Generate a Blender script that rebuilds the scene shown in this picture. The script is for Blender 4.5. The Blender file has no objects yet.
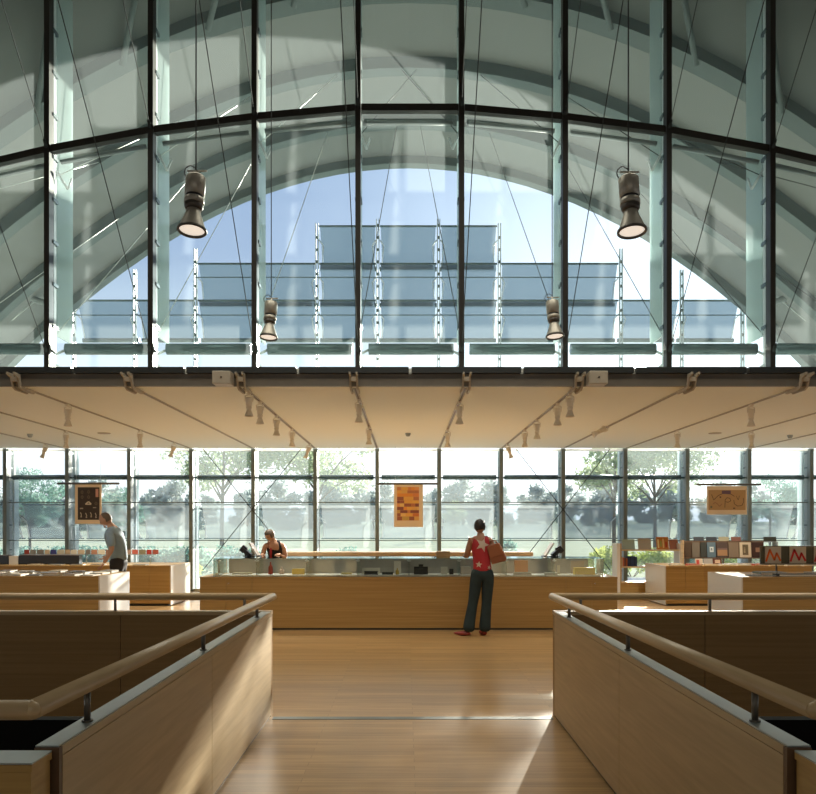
import bpy, bmesh, math, random
from mathutils import Vector, Matrix, noise
random.seed(7)
S = bpy.context.scene
COL = S.collection
F = 800.0
R = math.radians

# ---------------------------------------------------------------- helpers
def P(px, py, Y):
    return Vector(((px - 406) * Y / F - .055, Y, 1.58 + (526 - py) * Y / F))
def PX(px, Y): return (px - 406) * Y / F - .055
def PZ(py, Y): return 1.58 + (526 - py) * Y / F

def tag(o, label=None, cat=None, group=None, kind=None):
    if label: o['label'] = label
    if cat: o['category'] = cat
    if group: o['group'] = group
    if kind: o['kind'] = kind
    return o

def empty(name, loc=(0, 0, 0), label=None, cat=None, group=None, kind=None):
    o = bpy.data.objects.new(name, None)
    o.empty_display_size = .1
    COL.objects.link(o)
    o.location = loc
    return tag(o, label, cat, group, kind)

def wloc(o):
    v = Vector((0, 0, 0))
    while o:
        v += Vector(o.location); o = o.parent
    return v

class MB:
    def __init__(s):
        s.v = []; s.f = []; s.mi = []; s.cur = 0; s.sm = []
    def add(s, vs, fs, smooth=False):
        n = len(s.v)
        s.v += [Vector(v) for v in vs]
        for f in fs:
            s.f.append([i + n for i in f]); s.mi.append(s.cur); s.sm.append(smooth)
        return s
    def box(s, x0, x1, y0, y1, z0, z1, M=None):
        vs = [(x, y, z) for x in (x0, x1) for y in (y0, y1) for z in (z0, z1)]
        if M is not None: vs = [M @ Vector(v) for v in vs]
        return s.add(vs, [(0, 1, 3, 2), (4, 6, 7, 5), (0, 4, 5, 1), (2, 3, 7, 6), (0, 2, 6, 4), (1, 5, 7, 3)])
    def cyl(s, a, b, r, n=10, r2=None, caps=True, smooth=True):
        a = Vector(a); b = Vector(b); r2 = r if r2 is None else r2
        d = (b - a)
        if d.length < 1e-6: return s
        q = d.to_track_quat('Z', 'Y')
        vs = []
        for c, rr in ((a, r), (b, r2)):
            for i in range(n):
                t = 2 * math.pi * i / n
                vs.append(c + q @ Vector((rr * math.cos(t), rr * math.sin(t), 0)))
        s.add(vs, [(i, (i + 1) % n, n + (i + 1) % n, n + i) for i in range(n)], smooth)
        if caps:
            m = len(s.v) - 2 * n
            s.f.append([m + i for i in reversed(range(n))]); s.mi.append(s.cur); s.sm.append(False)
            s.f.append([m + n + i for i in range(n)]); s.mi.append(s.cur); s.sm.append(False)
        return s
    def tube(s, pts, r, n=8):
        for a, b in zip(pts[:-1], pts[1:]): s.cyl(a, b, r, n)
        return s
    def lathe(s, prof, M=None, n=24):
        M = M or Matrix()
        vs = [M @ Vector((r * math.cos(2 * math.pi * i / n), r * math.sin(2 * math.pi * i / n), z)) for r, z in prof for i in range(n)]
        fs = [(k * n + i, k * n + (i + 1) % n, (k + 1) * n + (i + 1) % n, (k + 1) * n + i) for k in range(len(prof) - 1) for i in range(n)]
        return s.add(vs, fs, True)
    def prism(s, poly, axis, a, b):
        # poly: 2D points, extruded along axis between a and b
        def mk(p, t):
            return {'x': (t, p[0], p[1]), 'y': (p[0], t, p[1]), 'z': (p[0], p[1], t)}[axis]
        n = len(poly)
        vs = [mk(p, a) for p in poly] + [mk(p, b) for p in poly]
        return s.add(vs, [list(range(n))[::-1], list(range(n, 2 * n))] + [(i, (i + 1) % n, n + (i + 1) % n, n + i) for i in range(n)])
    def build(s, name, mat, parent=None, label=None, cat=None, group=None, kind=None, bevel=0, raw=False):
        me = bpy.data.meshes.new(name)
        if parent is not None: org = Vector((0, 0, 0)) if raw else wloc(parent)
        elif raw: org = Vector((0, 0, 0))
        else:
            xs = [v.x for v in s.v]; ys = [v.y for v in s.v]; zs = [v.z for v in s.v]
            org = Vector(((min(xs) + max(xs)) / 2, (min(ys) + max(ys)) / 2, min(zs)))
        me.from_pydata([v - org for v in s.v], [], s.f)
        for m in (mat if isinstance(mat, (list, tuple)) else [mat]): me.materials.append(m)
        for p, mi, sm in zip(me.polygons, s.mi, s.sm):
            p.material_index = mi; p.use_smooth = sm
        me.update()
        bm = bmesh.new(); bm.from_mesh(me)
        bmesh.ops.recalc_face_normals(bm, faces=bm.faces) if len(bm.faces) < 3000 else None
        bm.to_mesh(me); bm.free()
        o = bpy.data.objects.new(name, me)
        COL.objects.link(o)
        if parent is not None: o.parent = parent
        else: o.location = org
        if bevel:
            b = o.modifiers.new('bev', 'BEVEL'); b.width = bevel; b.segments = 2; b.limit_method = 'ANGLE'
        return tag(o, label, cat, group, kind)

def copy_tree(o, parent=None):
    c = o.copy(); COL.objects.link(c)
    if parent is not None: c.parent = parent
    for ch in list(o.children): copy_tree(ch, c)
    return c

# ---------------------------------------------------------------- materials
def new_mat(name):
    m = bpy.data.materials.new(name); m.use_nodes = True
    nt = m.node_tree
    return m, nt, nt.nodes['Principled BSDF'], nt.nodes['Material Output']
def setc(b, col, rough=.5, metal=0., spec=.5):
    b.inputs['Base Color'].default_value = (*col, 1)
    b.inputs['Roughness'].default_value = rough
    b.inputs['Metallic'].default_value = metal
    b.inputs['Specular IOR Level'].default_value = spec
def plain(name, col, rough=.5, metal=0., spec=.5, var=.12, scale=8.):
    m, nt, b, out = new_mat(name); setc(b, col, rough, metal, spec)
    n = nt.nodes.new('ShaderNodeTexNoise'); n.inputs['Scale'].default_value = scale; n.inputs['Detail'].default_value = 3
    tc = nt.nodes.new('ShaderNodeTexCoord'); nt.links.new(tc.outputs['Object'], n.inputs['Vector'])
    mx = nt.nodes.new('ShaderNodeMix'); mx.data_type = 'RGBA'
    mx.inputs[6].default_value = (*[c * (1 - var) for c in col], 1)
    mx.inputs[7].default_value = (*[min(1, c * (1 + var)) for c in col], 1)
    nt.links.new(n.outputs['Fac'], mx.inputs[0]); nt.links.new(mx.outputs[2], b.inputs['Base Color'])
    return m
def wood(name, c1, c2, rough=.4, scale=(.6, 9, 22), planks=None, coat=0.):
    m, nt, b, out = new_mat(name); setc(b, c1, rough)
    N, L = nt.nodes.new, nt.links.new
    tc = N('ShaderNodeTexCoord'); mp = N('ShaderNodeMapping'); mp.inputs['Scale'].default_value = scale
    g = N('ShaderNodeNewGeometry')
    L(g.outputs['Position'], mp.inputs['Vector'])
    n = N('ShaderNodeTexNoise'); n.inputs['Scale'].default_value = 1.6; n.inputs['Detail'].default_value = 6; n.inputs['Distortion'].default_value = .4
    L(mp.outputs[0], n.inputs['Vector'])
    r = N('ShaderNodeValToRGB'); r.color_ramp.elements[0].position = .3; r.color_ramp.elements[1].position = .72
    r.color_ramp.elements[0].color = (*c1, 1); r.color_ramp.elements[1].color = (*c2, 1)
    L(n.outputs['Fac'], r.inputs[0])
    last = r.outputs[0]
    if planks:
        mp2 = N('ShaderNodeMapping'); L(g.outputs['Position'], mp2.inputs['Vector'])
        br = N('ShaderNodeTexBrick'); br.inputs['Scale'].default_value = 1.0
        br.inputs['Brick Width'].default_value = planks[0]; br.inputs['Row Height'].default_value = planks[1]
        br.inputs['Mortar Size'].default_value = .0015; br.inputs['Mortar Smooth'].default_value = .3
        br.inputs['Bias'].default_value = 0
        br.inputs['Color1'].default_value = (.82, .80, .78, 1); br.inputs['Color2'].default_value = (1.12, 1.1, 1.08, 1)
        br.inputs['Mortar'].default_value = (.45, .4, .35, 1); br.offset_frequency = 2; br.offset = .37
        L(mp2.outputs[0], br.inputs['Vector'])
        mx = N('ShaderNodeMix'); mx.data_type = 'RGBA'; mx.blend_type = 'MULTIPLY'; mx.inputs[0].default_value = 1
        L(last, mx.inputs[6]); L(br.outputs['Color'], mx.inputs[7]); last = mx.outputs[2]
    L(last, b.inputs['Base Color'])
    b.inputs['Coat Weight'].default_value = coat; b.inputs['Coat Roughness'].default_value = .25
    return m
def glass(name, tint, refl=.08, rough=.0, veil=0.):
    m, nt, b, out = new_mat(name); nt.nodes.remove(b)
    N, L = nt.nodes.new, nt.links.new
    t = N('ShaderNodeBsdfTransparent'); t.inputs[0].default_value = (*tint, 1)
    g = N('ShaderNodeBsdfGlossy'); g.inputs['Roughness'].default_value = rough; g.inputs['Color'].default_value = (.85, .95, .95, 1)
    fr = N('ShaderNodeFresnel'); fr.inputs['IOR'].default_value = 1.45
    mu = N('ShaderNodeMath'); mu.operation = 'MULTIPLY'; mu.inputs[1].default_value = refl / .04
    L(fr.outputs[0], mu.inputs[0])
    cl = N('ShaderNodeClamp'); cl.inputs['Max'].default_value = .9; L(mu.outputs[0], cl.inputs[0])
    mx = N('ShaderNodeMixShader'); L(cl.outputs[0], mx.inputs[0]); L(t.outputs[0], mx.inputs[1]); L(g.outputs[0], mx.inputs[2])
    last = mx.outputs[0]
    if veil:  # pale diffuse layer that paints haze and reflections into the glass
        d = N('ShaderNodeBsdfTranslucent'); d.inputs[0].default_value = (.70, .84, .88, 1)
        d2 = N('ShaderNodeBsdfDiffuse'); d2.inputs[0].default_value = (.75, .85, .85, 1)
        ad = N('ShaderNodeMixShader'); L(d.outputs[0], ad.inputs[1]); L(d2.outputs[0], ad.inputs[2])
        m2 = N('ShaderNodeMixShader'); m2.inputs[0].default_value = veil
        L(last, m2.inputs[1]); L(ad.outputs[0], m2.inputs[2]); last = m2.outputs[0]
    L(last, out.inputs[0])
    return m
def fabric(name, col, trans=.3):
    m, nt, b, out = new_mat(name); nt.nodes.remove(b)
    N, L = nt.nodes.new, nt.links.new
    t = N('ShaderNodeBsdfTransparent'); t.inputs[0].default_value = (.8, .9, 1, 1)
    d = N('ShaderNodeBsdfDiffuse'); d.inputs[0].default_value = (*col, 1)
    tl = N('ShaderNodeBsdfTranslucent'); tl.inputs[0].default_value = (*col, 1)
    a = N('ShaderNodeMixShader'); a.inputs[0].default_value = .5; L(d.outputs[0], a.inputs[1]); L(tl.outputs[0], a.inputs[2])
    c = N('ShaderNodeMixShader'); c.inputs[0].default_value = 1 - trans; L(t.outputs[0], c.inputs[1]); L(a.outputs[0], c.inputs[2])
    L(c.outputs[0], out.inputs[0]); return m
def leafmat(name, c1, c2):
    m, nt, b, out = new_mat(name); nt.nodes.remove(b)
    N, L = nt.nodes.new, nt.links.new
    n = N('ShaderNodeTexNoise'); n.inputs['Scale'].default_value = .9
    g = N('ShaderNodeNewGeometry'); L(g.outputs['Position'], n.inputs['Vector'])
    r = N('ShaderNodeValToRGB'); r.color_ramp.elements[0].position = .35; r.color_ramp.elements[1].position = .65
    r.color_ramp.elements[0].color = (*c1, 1); r.color_ramp.elements[1].color = (*c2, 1); L(n.outputs['Fac'], r.inputs[0])
    d = N('ShaderNodeBsdfDiffuse'); L(r.outputs[0], d.inputs[0])
    tl = N('ShaderNodeBsdfTranslucent'); L(r.outputs[0], tl.inputs[0])
    a = N('ShaderNodeMixShader'); a.inputs[0].default_value = .5; L(d.outputs[0], a.inputs[1]); L(tl.outputs[0], a.inputs[2])
    L(a.outputs[0], out.inputs[0]); return m
def emis(name, col, st):
    m, nt, b, out = new_mat(name); setc(b, (.8, .75, .65), .4)
    b.inputs['Emission Color'].default_value = (*col, 1); b.inputs['Emission Strength'].default_value = st
    return m

M = dict(
    floor=wood('oak_floor', (.33, .20, .08), (.46, .295, .13), .32, (1.2, 26, 1), planks=(1.9, .085), coat=.15),
    counter=wood('beech_veneer', (.40, .245, .08), (.52, .335, .12), .42, (.45, 4, 26)),
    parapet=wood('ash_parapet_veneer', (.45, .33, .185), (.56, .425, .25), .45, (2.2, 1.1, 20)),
    parapet_shaded=wood('ash_shaded_veneer', (.27, .155, .05), (.36, .21, .075), .45, (.4, 3, 22)),  # same wood as the side parapets, shade put into the darker colour
    rail=wood('rail_wood', (.50, .36, .19), (.64, .47, .27), .35, (1.5, 1.5, 30), coat=.2),
    edge=plain('dark_edge_wood', (.13, .075, .04), .5),
    cap=plain('brushed_steel_cap', (.42, .47, .48), .38, .75),
    steel=plain('steel', (.36, .40, .41), .35, .6),
    post=plain('dark_steel_post', (.16, .15, .13), .4, .6),
    mull=plain('brown_black_mullion', (.018, .015, .012), .45),
    fmull=plain('grey_facade_mullion', (.17, .21, .215), .45, .2),
    light_steel=plain('pale_steel', (.74, .78, .80), .45, .0),
    clip=plain('clip_steel', (.08, .12, .14), .4, .5),
    tube=plain('teal_tube', (.07, .125, .135), .22, .3),
    rib=plain('grey_green_rib', (.14, .18, .18), .55),
    strut=plain('pale_strut', (.32, .36, .36), .5),
    vault=plain('vault_lining', (.27, .285, .275), .85, var=.05, scale=1.),
    void=plain('stairwell_shade', (.015, .015, .014), 1, spec=0),  # darkness of the stairwell painted as a near-black surface
    apost=plain('blue_grey_post', (.46, .55, .58), .5),
    strip=plain('dull_steel_strip', (.22, .25, .25), .5, .3),
    terrace=plain('bounce_terrace_concrete', (.78, .77, .74), .9),
    vault2=plain('hall_wall', (.09, .075, .055), .85, var=.05, scale=1.),
    ceil=plain('beige_ceiling_panel', (.93, .945, .88), .8, var=.01),
    beam=plain('brown_grey_beam', (.17, .155, .13), .5),
    beamdark=plain('black_beam_cap', (.03, .035, .037), .4),
    bracket=plain('cream_bracket', (.45, .40, .32), .5),
    lampbody=plain('taupe_lamp_metal', (.40, .375, .32), .4, .3),
    lampdark=plain('dark_lamp_metal', (.085, .075, .065), .4, .3),
    black=plain('black_plastic', (.012, .012, .014), .35),
    lens=emis('lamp_lens', (1, .88, .75), .75),
    white=plain('white_lacquer', (.80, .77, .73), .35, var=.02),
    paper=plain('white_paper', (.80, .79, .75), .7, var=.04),
    spotw=plain('cream_spotlight', (.78, .74, .66), .4),
    greypanel=plain('grey_panel', (.36, .345, .31), .6),
    glassU=glass('hall_glass', (.82, .93, .92), .025, veil=.10),
    glassF=glass('facade_glass', (.93, .965, .965), .04, veil=.17),
    glassfin=glass('fin_glass', (.92, .97, .94), .04, .05, veil=.6),
    vitr=glass('vitrine_glass', (.95, .98, .97), .05),
    fab=fabric('awning_mesh', (.07, .105, .15), .10),
    fabL=fabric('facade_awning_mesh', (.24, .27, .28), .45),
    cable=plain('dark_cable', (.02, .025, .025), .8, 0),
    cableb=plain('pale_slat_sunlit_cable', (.75, .78, .75), .35, .3),  # pale slat metal; on the left tie cables sunlight put into colour
    skin=plain('skin', (.52, .30, .20), .5, var=.06),
    skin2=plain('tan_skin', (.40, .22, .14), .5, var=.06),
    hairdark=plain('black_hair', (.012, .010, .009), .55),
    hairbrown=plain('brown_grey_hair', (.13, .10, .075), .6),
    red=plain('red_top', (.42, .022, .03), .7),
    jeans=plain('dark_jeans', (.016, .034, .040), .8, var=.35, scale=14),
    shirt=plain('blue_grey_shirt', (.27, .38, .48), .8),
    trous=plain('dark_trousers', (.02, .02, .028), .8),
    blacktop=plain('black_top', (.012, .012, .016), .8),
    shoe=plain('red_shoe', (.25, .03, .025), .5),
    bag=plain('brown_leather_bag', (.28, .095, .045), .45),
    grass=leafmat('grass', (.50, .55, .40), (.60, .64, .48)),
    far=leafmat('far_leaves_hazed', (.36, .44, .43), (.46, .53, .52)),  # aerial haze painted into the pale bluish leaf colour
    leafa=leafmat('leaves_a', (.24, .33, .20), (.42, .50, .32)),  # leaves_a and leaves_b lightened as well to paint in haze
    leafb=leafmat('leaves_b', (.14, .30, .27), (.28, .44, .36)),
    leafy=leafmat('leaves_y', (.32, .42, .10), (.52, .58, .22)),
    bark=plain('bark', (.10, .085, .07), .9),
)
def bright(c): return col(tuple(min(.92, q * 1.5 + .02) for q in c))
_cc = {}
def col(c, rough=.6):
    k = tuple(round(x, 3) for x in c)
    if k not in _cc:
        _cc[k] = plain('paint_%02x%02x%02x' % tuple(int(min(1, x) * 255) for x in c), c, rough, var=.05)
    return _cc[k]
def hexc(h):
    return tuple((int(h[i:i + 2], 16) / 255) ** 2.2 for i in (0, 2, 4))

ORD = ['first', 'second', 'third', 'fourth', 'fifth', 'sixth', 'seventh', 'eighth', 'ninth', 'tenth', 'eleventh', 'twelfth', 'thirteenth', 'fourteenth', 'fifteenth', 'sixteenth', 'seventeenth', 'eighteenth', 'nineteenth', 'twentieth']
def place_words(i, n):
    if i == 0: return 'leftmost'
    if i == n - 1: return 'rightmost'
    if i < n / 2: return ORD[i] + ' from the left'
    return ORD[n - 1 - i] + ' from the right'

# ---------------------------------------------------------------- camera
cam = bpy.data.cameras.new('camera'); co = bpy.data.objects.new('camera', cam); COL.objects.link(co)
co.location = (-.055, 0, 1.58); co.rotation_euler = (R(90), 0, 0)
cam.sensor_width = 36; cam.sensor_fit = 'HORIZONTAL'; cam.lens = 36 * F / 816
cam.shift_x = 2 / 816; cam.shift_y = 129 / 816; cam.clip_end = 2000; cam.clip_start = .05
S.camera = co

# ---------------------------------------------------------------- world and sun
SUN_AZ = math.atan((640 - 406) / F)
SUN_EL = math.atan((526 - 365) / math.hypot(F, 234))
sd = Vector((math.sin(SUN_AZ) * math.cos(SUN_EL), math.cos(SUN_AZ) * math.cos(SUN_EL), math.sin(SUN_EL)))
w = bpy.data.worlds.new('sky'); S.world = w; w.use_nodes = True
nt = w.node_tree; bg = nt.nodes['Background']
N, L = nt.nodes.new, nt.links.new
tc = N('ShaderNodeTexCoord'); sep = N('ShaderNodeSeparateXYZ'); L(tc.outputs['Generated'], sep.inputs[0])
ramp = N('ShaderNodeValToRGB'); L(sep.outputs[2], ramp.inputs[0])
e = ramp.color_ramp.elements
e[0].position = 0; e[0].color = (1.15, 1.22, 1.28, 1)
e[1].position = 1; e[1].color = (.18, .28, .45, 1)
for p_, c_ in ((.12, (.95, 1.03, 1.12)), (.22, (.62, .71, .86)), (.32, (.36, .45, .67)), (.48, (.32, .42, .66))):
    q = e.new(p_); q.color = (*c_, 1)
dot = N('ShaderNodeVectorMath'); dot.operation = 'DOT_PRODUCT'; L(tc.outputs['Generated'], dot.inputs[0]); dot.inputs[1].default_value = sd
pw = N('ShaderNodeMath'); pw.operation = 'POWER'; L(dot.outputs['Value'], pw.inputs[0]); pw.inputs[1].default_value = 26
mxp = N('ShaderNodeMath'); mxp.operation = 'MAXIMUM'; L(pw.outputs[0], mxp.inputs[0]); mxp.inputs[1].default_value = 0
gt = N('ShaderNodeMath'); gt.operation = 'GREATER_THAN'; L(dot.outputs['Value'], gt.inputs[0]); gt.inputs[1].default_value = math.cos(R(.42))
m1 = N('ShaderNodeMath'); m1.operation = 'MULTIPLY'; L(gt.outputs[0], m1.inputs[0]); m1.inputs[1].default_value = 40
m2 = N('ShaderNodeMath'); m2.operation = 'MULTIPLY_ADD'; L(mxp.outputs[0], m2.inputs[0]); m2.inputs[1].default_value = .9; L(m1.outputs[0], m2.inputs[2])
cb = N('ShaderNodeCombineXYZ')
for i in range(3): L(m2.outputs[0], cb.inputs[i])
ad = N('ShaderNodeVectorMath'); ad.operation = 'ADD'; L(ramp.outputs[0], ad.inputs[0]); L(cb.outputs[0], ad.inputs[1])
L(ad.outputs[0], bg.inputs['Color']); bg.inputs['Strength'].default_value = 1.25

sl = bpy.data.lights.new('sun', 'SUN'); so = bpy.data.objects.new('sun', sl); COL.objects.link(so)
sl.energy = 17.5; sl.angle = R(.6); sl.color = (1, .91, .77)
so.location = (20, 60, 20); so.rotation_euler = sd.to_track_quat('Z', 'Y').to_euler()

def area(name, loc, target, sx, sy, power, color=(1, .94, .78)):
    l = bpy.data.lights.new(name, 'AREA'); l.shape = 'RECTANGLE'; l.size = sx; l.size_y = sy; l.spread = R(118); l.energy = power; l.color = color
    o = bpy.data.objects.new(name, l); COL.objects.link(o); o.location = loc
    o.rotation_euler = (Vector(loc) - Vector(target)).to_track_quat('Z', 'Y').to_euler()
    return o
area('hall_fill', (0, 8.6, 8.4), (0, 9.0, 0), 9, 2.5, 205)  # unseen fill light added over the hall to lift counter and floor
area('hall_rear_fill', (0, -5.0, 4.6), (0, 12, 1.8), 10, 3, 48, (1, .93, .82))  # unseen fill added behind the viewer to brighten the front faces

# ---------------------------------------------------------------- setting
GL = 11.65      # glass wall plane
FA = 19.4       # lower facade plane
SLF = 10.75     # slab front edge
CZ = 3.46       # slab underside
VZ, VK = 10.52, .0515
def vz(x, y=19.): return VZ - VK * x * x + .9 * min(1.45, max(0, 13.1 - y))

mb = MB()
for (x0, x1, y0, y1) in ((-14, 14, 6.66, 19.9), (-1.30, 1.30, -6, 6.66), (-14, -1.30, -6, 2.42), (1.30, 14, -6, 2.42)):
    mb.box(x0, x1, y0, y1, -.3, 0)
mb.build('floor', M['floor'], raw=True, kind='structure', label='horizontal oak plank floor of the shop and the bridge')
MB().box(-14, 14, 2.0, 7.4, -4.2, -4.0).build('floor_lower', M['void'], raw=True, kind='structure', label='lower floor painted dark for shade deep in the stairwell')
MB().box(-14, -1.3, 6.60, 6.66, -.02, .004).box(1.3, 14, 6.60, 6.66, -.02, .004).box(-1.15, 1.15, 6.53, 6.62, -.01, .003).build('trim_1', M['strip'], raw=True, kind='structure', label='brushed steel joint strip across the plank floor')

MB().box(-14, 14, 6.67, 6.75, -4.0, -.31).box(-14, 14, 2.1, 2.2, -4.0, -.31).box(-14.1, -14, 2.1, 6.75, -4, -.01).box(14, 14.1, 2.1, 6.75, -4, -.01).box(-14, -1.3, 6.64, 6.659, -.3, -.021).box(1.3, 14, 6.64, 6.659, -.3, -.021).build('wall_stairwell', M['void'], raw=True, kind='structure', label='wall painted dark for shade inside the stairwell below the floor edge')
# vault
def vault_strip(y0, y1, d0, d1, xr=14.1, n=48):
    m = MB()
    vs = []
    for i in range(n + 1):
        x = -xr + 2 * xr * i / n
        nx = 2 * VK * x; l = math.hypot(nx, 1); nx, nz = nx / l, 1 / l
        for y in (y0, y1):
            z = vz(x, y)
            vs.append((x - nx * d0, y, z - nz * d0)); vs.append((x - nx * d1, y, z - nz * d1))
    fs = []
    for i in range(n):
        a = 4 * i; b = a + 4
        fs += [(a, b, b + 2, a + 2), (a + 1, a + 3, b + 3, b + 1), (a, a + 1, b + 1, b), (a + 2, b + 2, b + 3, a + 3)]
    fs += [(0, 2, 3, 1), (4 * n, 4 * n + 1, 4 * n + 3, 4 * n + 2)]
    m.add(vs, fs, False)
    return m
v = MB()
for a_, b_ in ((13.1, 19.55), (11.65, 13.1), (-6.0, 11.65)):
    q = vault_strip(a_, b_, 0, -.35); v.add(q.v, q.f)
v.build('ceiling', M['vault'], raw=True, kind='structure', label='curved pale lining of the vaulted roof')
for i, (y, w_, d) in enumerate(((13.15, .18, .22), (15.3, .18, .22), (17.4, .18, .22), (19.38, .18, .18))):
    e_ = empty('trim_%d' % (4 + i), (0, y, 0), ['grey green steel arch rib nearest behind the glass wall', 'second grey green steel arch rib behind the glass wall',
         'third grey green steel arch rib behind the glass wall', 'grey green steel arch rib framing the open sky'][i], kind='structure')
    vault_strip(y - w_ / 2, y + w_ / 2, .0, d).build('rib', M['rib'], e_)
    vault_strip(y - w_ / 2 - .05, y + w_ / 2 + .05, d, d + .035).build('flange', M['rib'], e_)
pf = [(-14.1, -.3)] + [(-14.1 + 28.2 * i / 30, vz(-14.1 + 28.2 * i / 30, 5) + .1) for i in range(31)] + [(14.1, -.3)]
MB().prism(pf, 'y', -6.3, -6.0).build('wall_back', M['vault2'], raw=True, kind='structure', label='plain back wall of the hall behind the viewer')
# diagonal struts from the first rib up to the vault
k = 0
for sx in (-1, 1):
    for x in (1.9, 3.3, 4.7, 6.1):
        z0 = vz(x) - .26
        a = Vector((sx * x, 13.1, z0)); b = Vector((sx * (x - .75), 12.05, vz(x - .75, 12.05) - .12))
        MB().cyl(a, b, .05).build('vault_strut', M['rib'], label='diagonal steel strut above the nearest rib, %s outward from centre on the %s' % (ORD[k % 4], 'left' if sx < 0 else 'right'), cat='strut', group='diagonal struts under the vault')
        k += 1

# lower slab (gallery ceiling)
MB().box(-11.6, 11.6, SLF, 19.3, CZ, 3.70).build('ceiling_gallery', M['ceil'], raw=True, kind='structure', label='cream flat ceiling over the shop')
t = MB().box(-11.6, 11.6, SLF - .06, SLF, CZ - .01, 3.55)
t.box(-11.6, 11.6, SLF - .02, SLF, 3.55, 3.62)
t.build('trim_2', M['beam'], raw=True, kind='structure', label='brown grey steel edge beam of the flat ceiling')
t = MB()
for i in range(-8, 8):
    t.box(i * 1.5 + .02 + .0, i * 1.5 + 1.48, SLF - .10, SLF + .1, 3.62, 3.70)
t.build('trim_3', M['beamdark'], raw=True, kind='structure', label='black cap strip along the ceiling edge')

# ---- upper glass wall, one window per bay
TN = {0: 7.652, 1: 7.52, 2: 7.328, 3: 7.05, 4: 6.70, 5: 6.25}    # transom heights per mullion index 0 => x=.75
def th(i):  # mullion index, x=(i+.5)*1.5
    return TN[abs(i) if i >= 0 else abs(i) - 1]
wn = 0
bays = list(range(-4, 5))
for bi, b in enumerate(bays):
    # bay between mullion b-1 and b ; centre x = b*1.5
    wn += 1
    x0, x1 = (b - .5) * 1.5, (b + .5) * 1.5
    e_ = empty('window_%d' % wn, (b * 1.5, GL, 3.7), 'tall bay of the upper glass wall, %s' % place_words(bi, len(bays)), kind='structure')
    za, zb = th(b - 1), th(b)
    ztop = min(vz(x0, GL), vz(x1, GL)) - .05
    # lower and upper panes
    for nm, lo0, lo1, hi0, hi1 in (('pane', 3.7, 3.7, za, zb), ('pane', za, zb, ztop, ztop)):
        g = MB()
        g.add([(x0 + .04, GL + .03, lo0), (x1 - .04, GL + .03, lo1), (x1 - .04, GL + .03, hi1), (x0 + .04, GL + .03, hi0)], [(0, 1, 2, 3)])
        g.build(nm, M['glassU'], e_)
    d = zb - za
    def seg(y0, y1, dz0, dz1, xa, xb):
        zA = za + (xa - x0) / 1.5 * d; zB = za + (xb - x0) / 1.5 * d
        m_ = MB()
        vs = []
        for x, zz in ((xa, zA), (xb, zB)):
            for y in (y0, y1):
                for dz in (dz0, dz1): vs.append((x, y, zz + dz))
        m_.add(vs, [(0, 1, 3, 2), (4, 6, 7, 5), (0, 4, 5, 1), (2, 3, 7, 6), (0, 2, 6, 4), (1, 5, 7, 3)])
        return m_
    seg(GL - .06, GL + .06, -.05, .05, x0 + .045, x1 - .045).build('transom', M['mull'], e_)
    MB().cyl((x0 + .12, GL + .12, za - .14 + .08 * d), (x1 - .12, GL + .12, zb - .14 - .08 * d), .035).build('upper_tube', M['strut'], e_)
    MB().cyl((x0 + .14, GL + .25, 4.21), (x1 - .10, GL + .25, 4.21), .085, 16).build('lower_tube', M['tube'], e_)
    MB().box(x0 + .14, x1 - .1, GL - .03, GL + .05, 3.70, 3.74).build('sill', M['beamdark'], e_)
    for x, kind_ in ((x1, 'm'),) + (((x0, 'm'),) if bi == 0 else ()):
        zt = vz(x, GL) - .02
        MB().box(x - .038, x + .038, GL - .09, GL + .06, 3.70, zt).build('mullion', M['mull'], e_)
        MB().box(x - .03, x + .03, GL + .09, GL + .13, 3.72, zt).box(x - .008, x + .008, GL + .13, GL + .22, 3.72, zt).build('flange', M['light_steel'], e_)
        fin = MB().box(x - .012, x + .012, GL + .24, GL + .80, 4.4, zt - .3).build('glass_fin', M['glassfin'], e_)
        c = MB(); z = 4.5
        while z < zt - .4:
            c.box(x - .05, x + .05, GL + .04, GL + .20, z - .025, z + .025); z += .62
        c.build('clamp', M['clip'], e_, kind='stuff')
        c = MB()
        zz = th(int(round(x / 1.5 - .5))) - .28
        sgn = 1 if x < 0 else -1
        c.cyl((x, GL + .2, zz + .1), (x + sgn * .1, GL + .4, zz - .12), .018).cyl((x + sgn * .1, GL + .4, zz - .12), (x + sgn * .16, GL + .4, zz + .05), .015)
        c.cyl((x, GL + .15, 3.98), (x + sgn * .12, GL + .35, 3.86), .018).cyl((x, GL + .15, 4.1), (x + sgn * .14, GL + .25, 4.2), .02)
        c.build('spring_clip', M['light_steel'], e_)

# stay cables in front of the wall, up at 45 degrees toward the hall roof
ci = 0
for i in range(-5, 5):
    x = (i + .5) * 1.5
    if abs(x) > 6.8: continue
    for lvl, z in (('foot', 4.10), ('transom joint', th(i) - .0)):
        zr = vz(x, 8)
        Lh = min(zr - z - .05, 5.6)
        side = 'left' if x < 0 else 'right'
        kk = int(abs(x) / 1.5 + .5)
        MB().cyl((x, GL - .09, z), (x, GL - .09 - Lh * 1.0, z + Lh), .006, 6).cyl((x, GL - .09, z), (x, GL - .17, z + .08), .022, 8).build('stay_cable', M['cable'],
            label='thin dark stay cable rising from the %s of the %s mullion %s of centre' % (lvl, ORD[kk - 1], side), cat='cable', group='stay cables of the glass wall')
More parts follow.
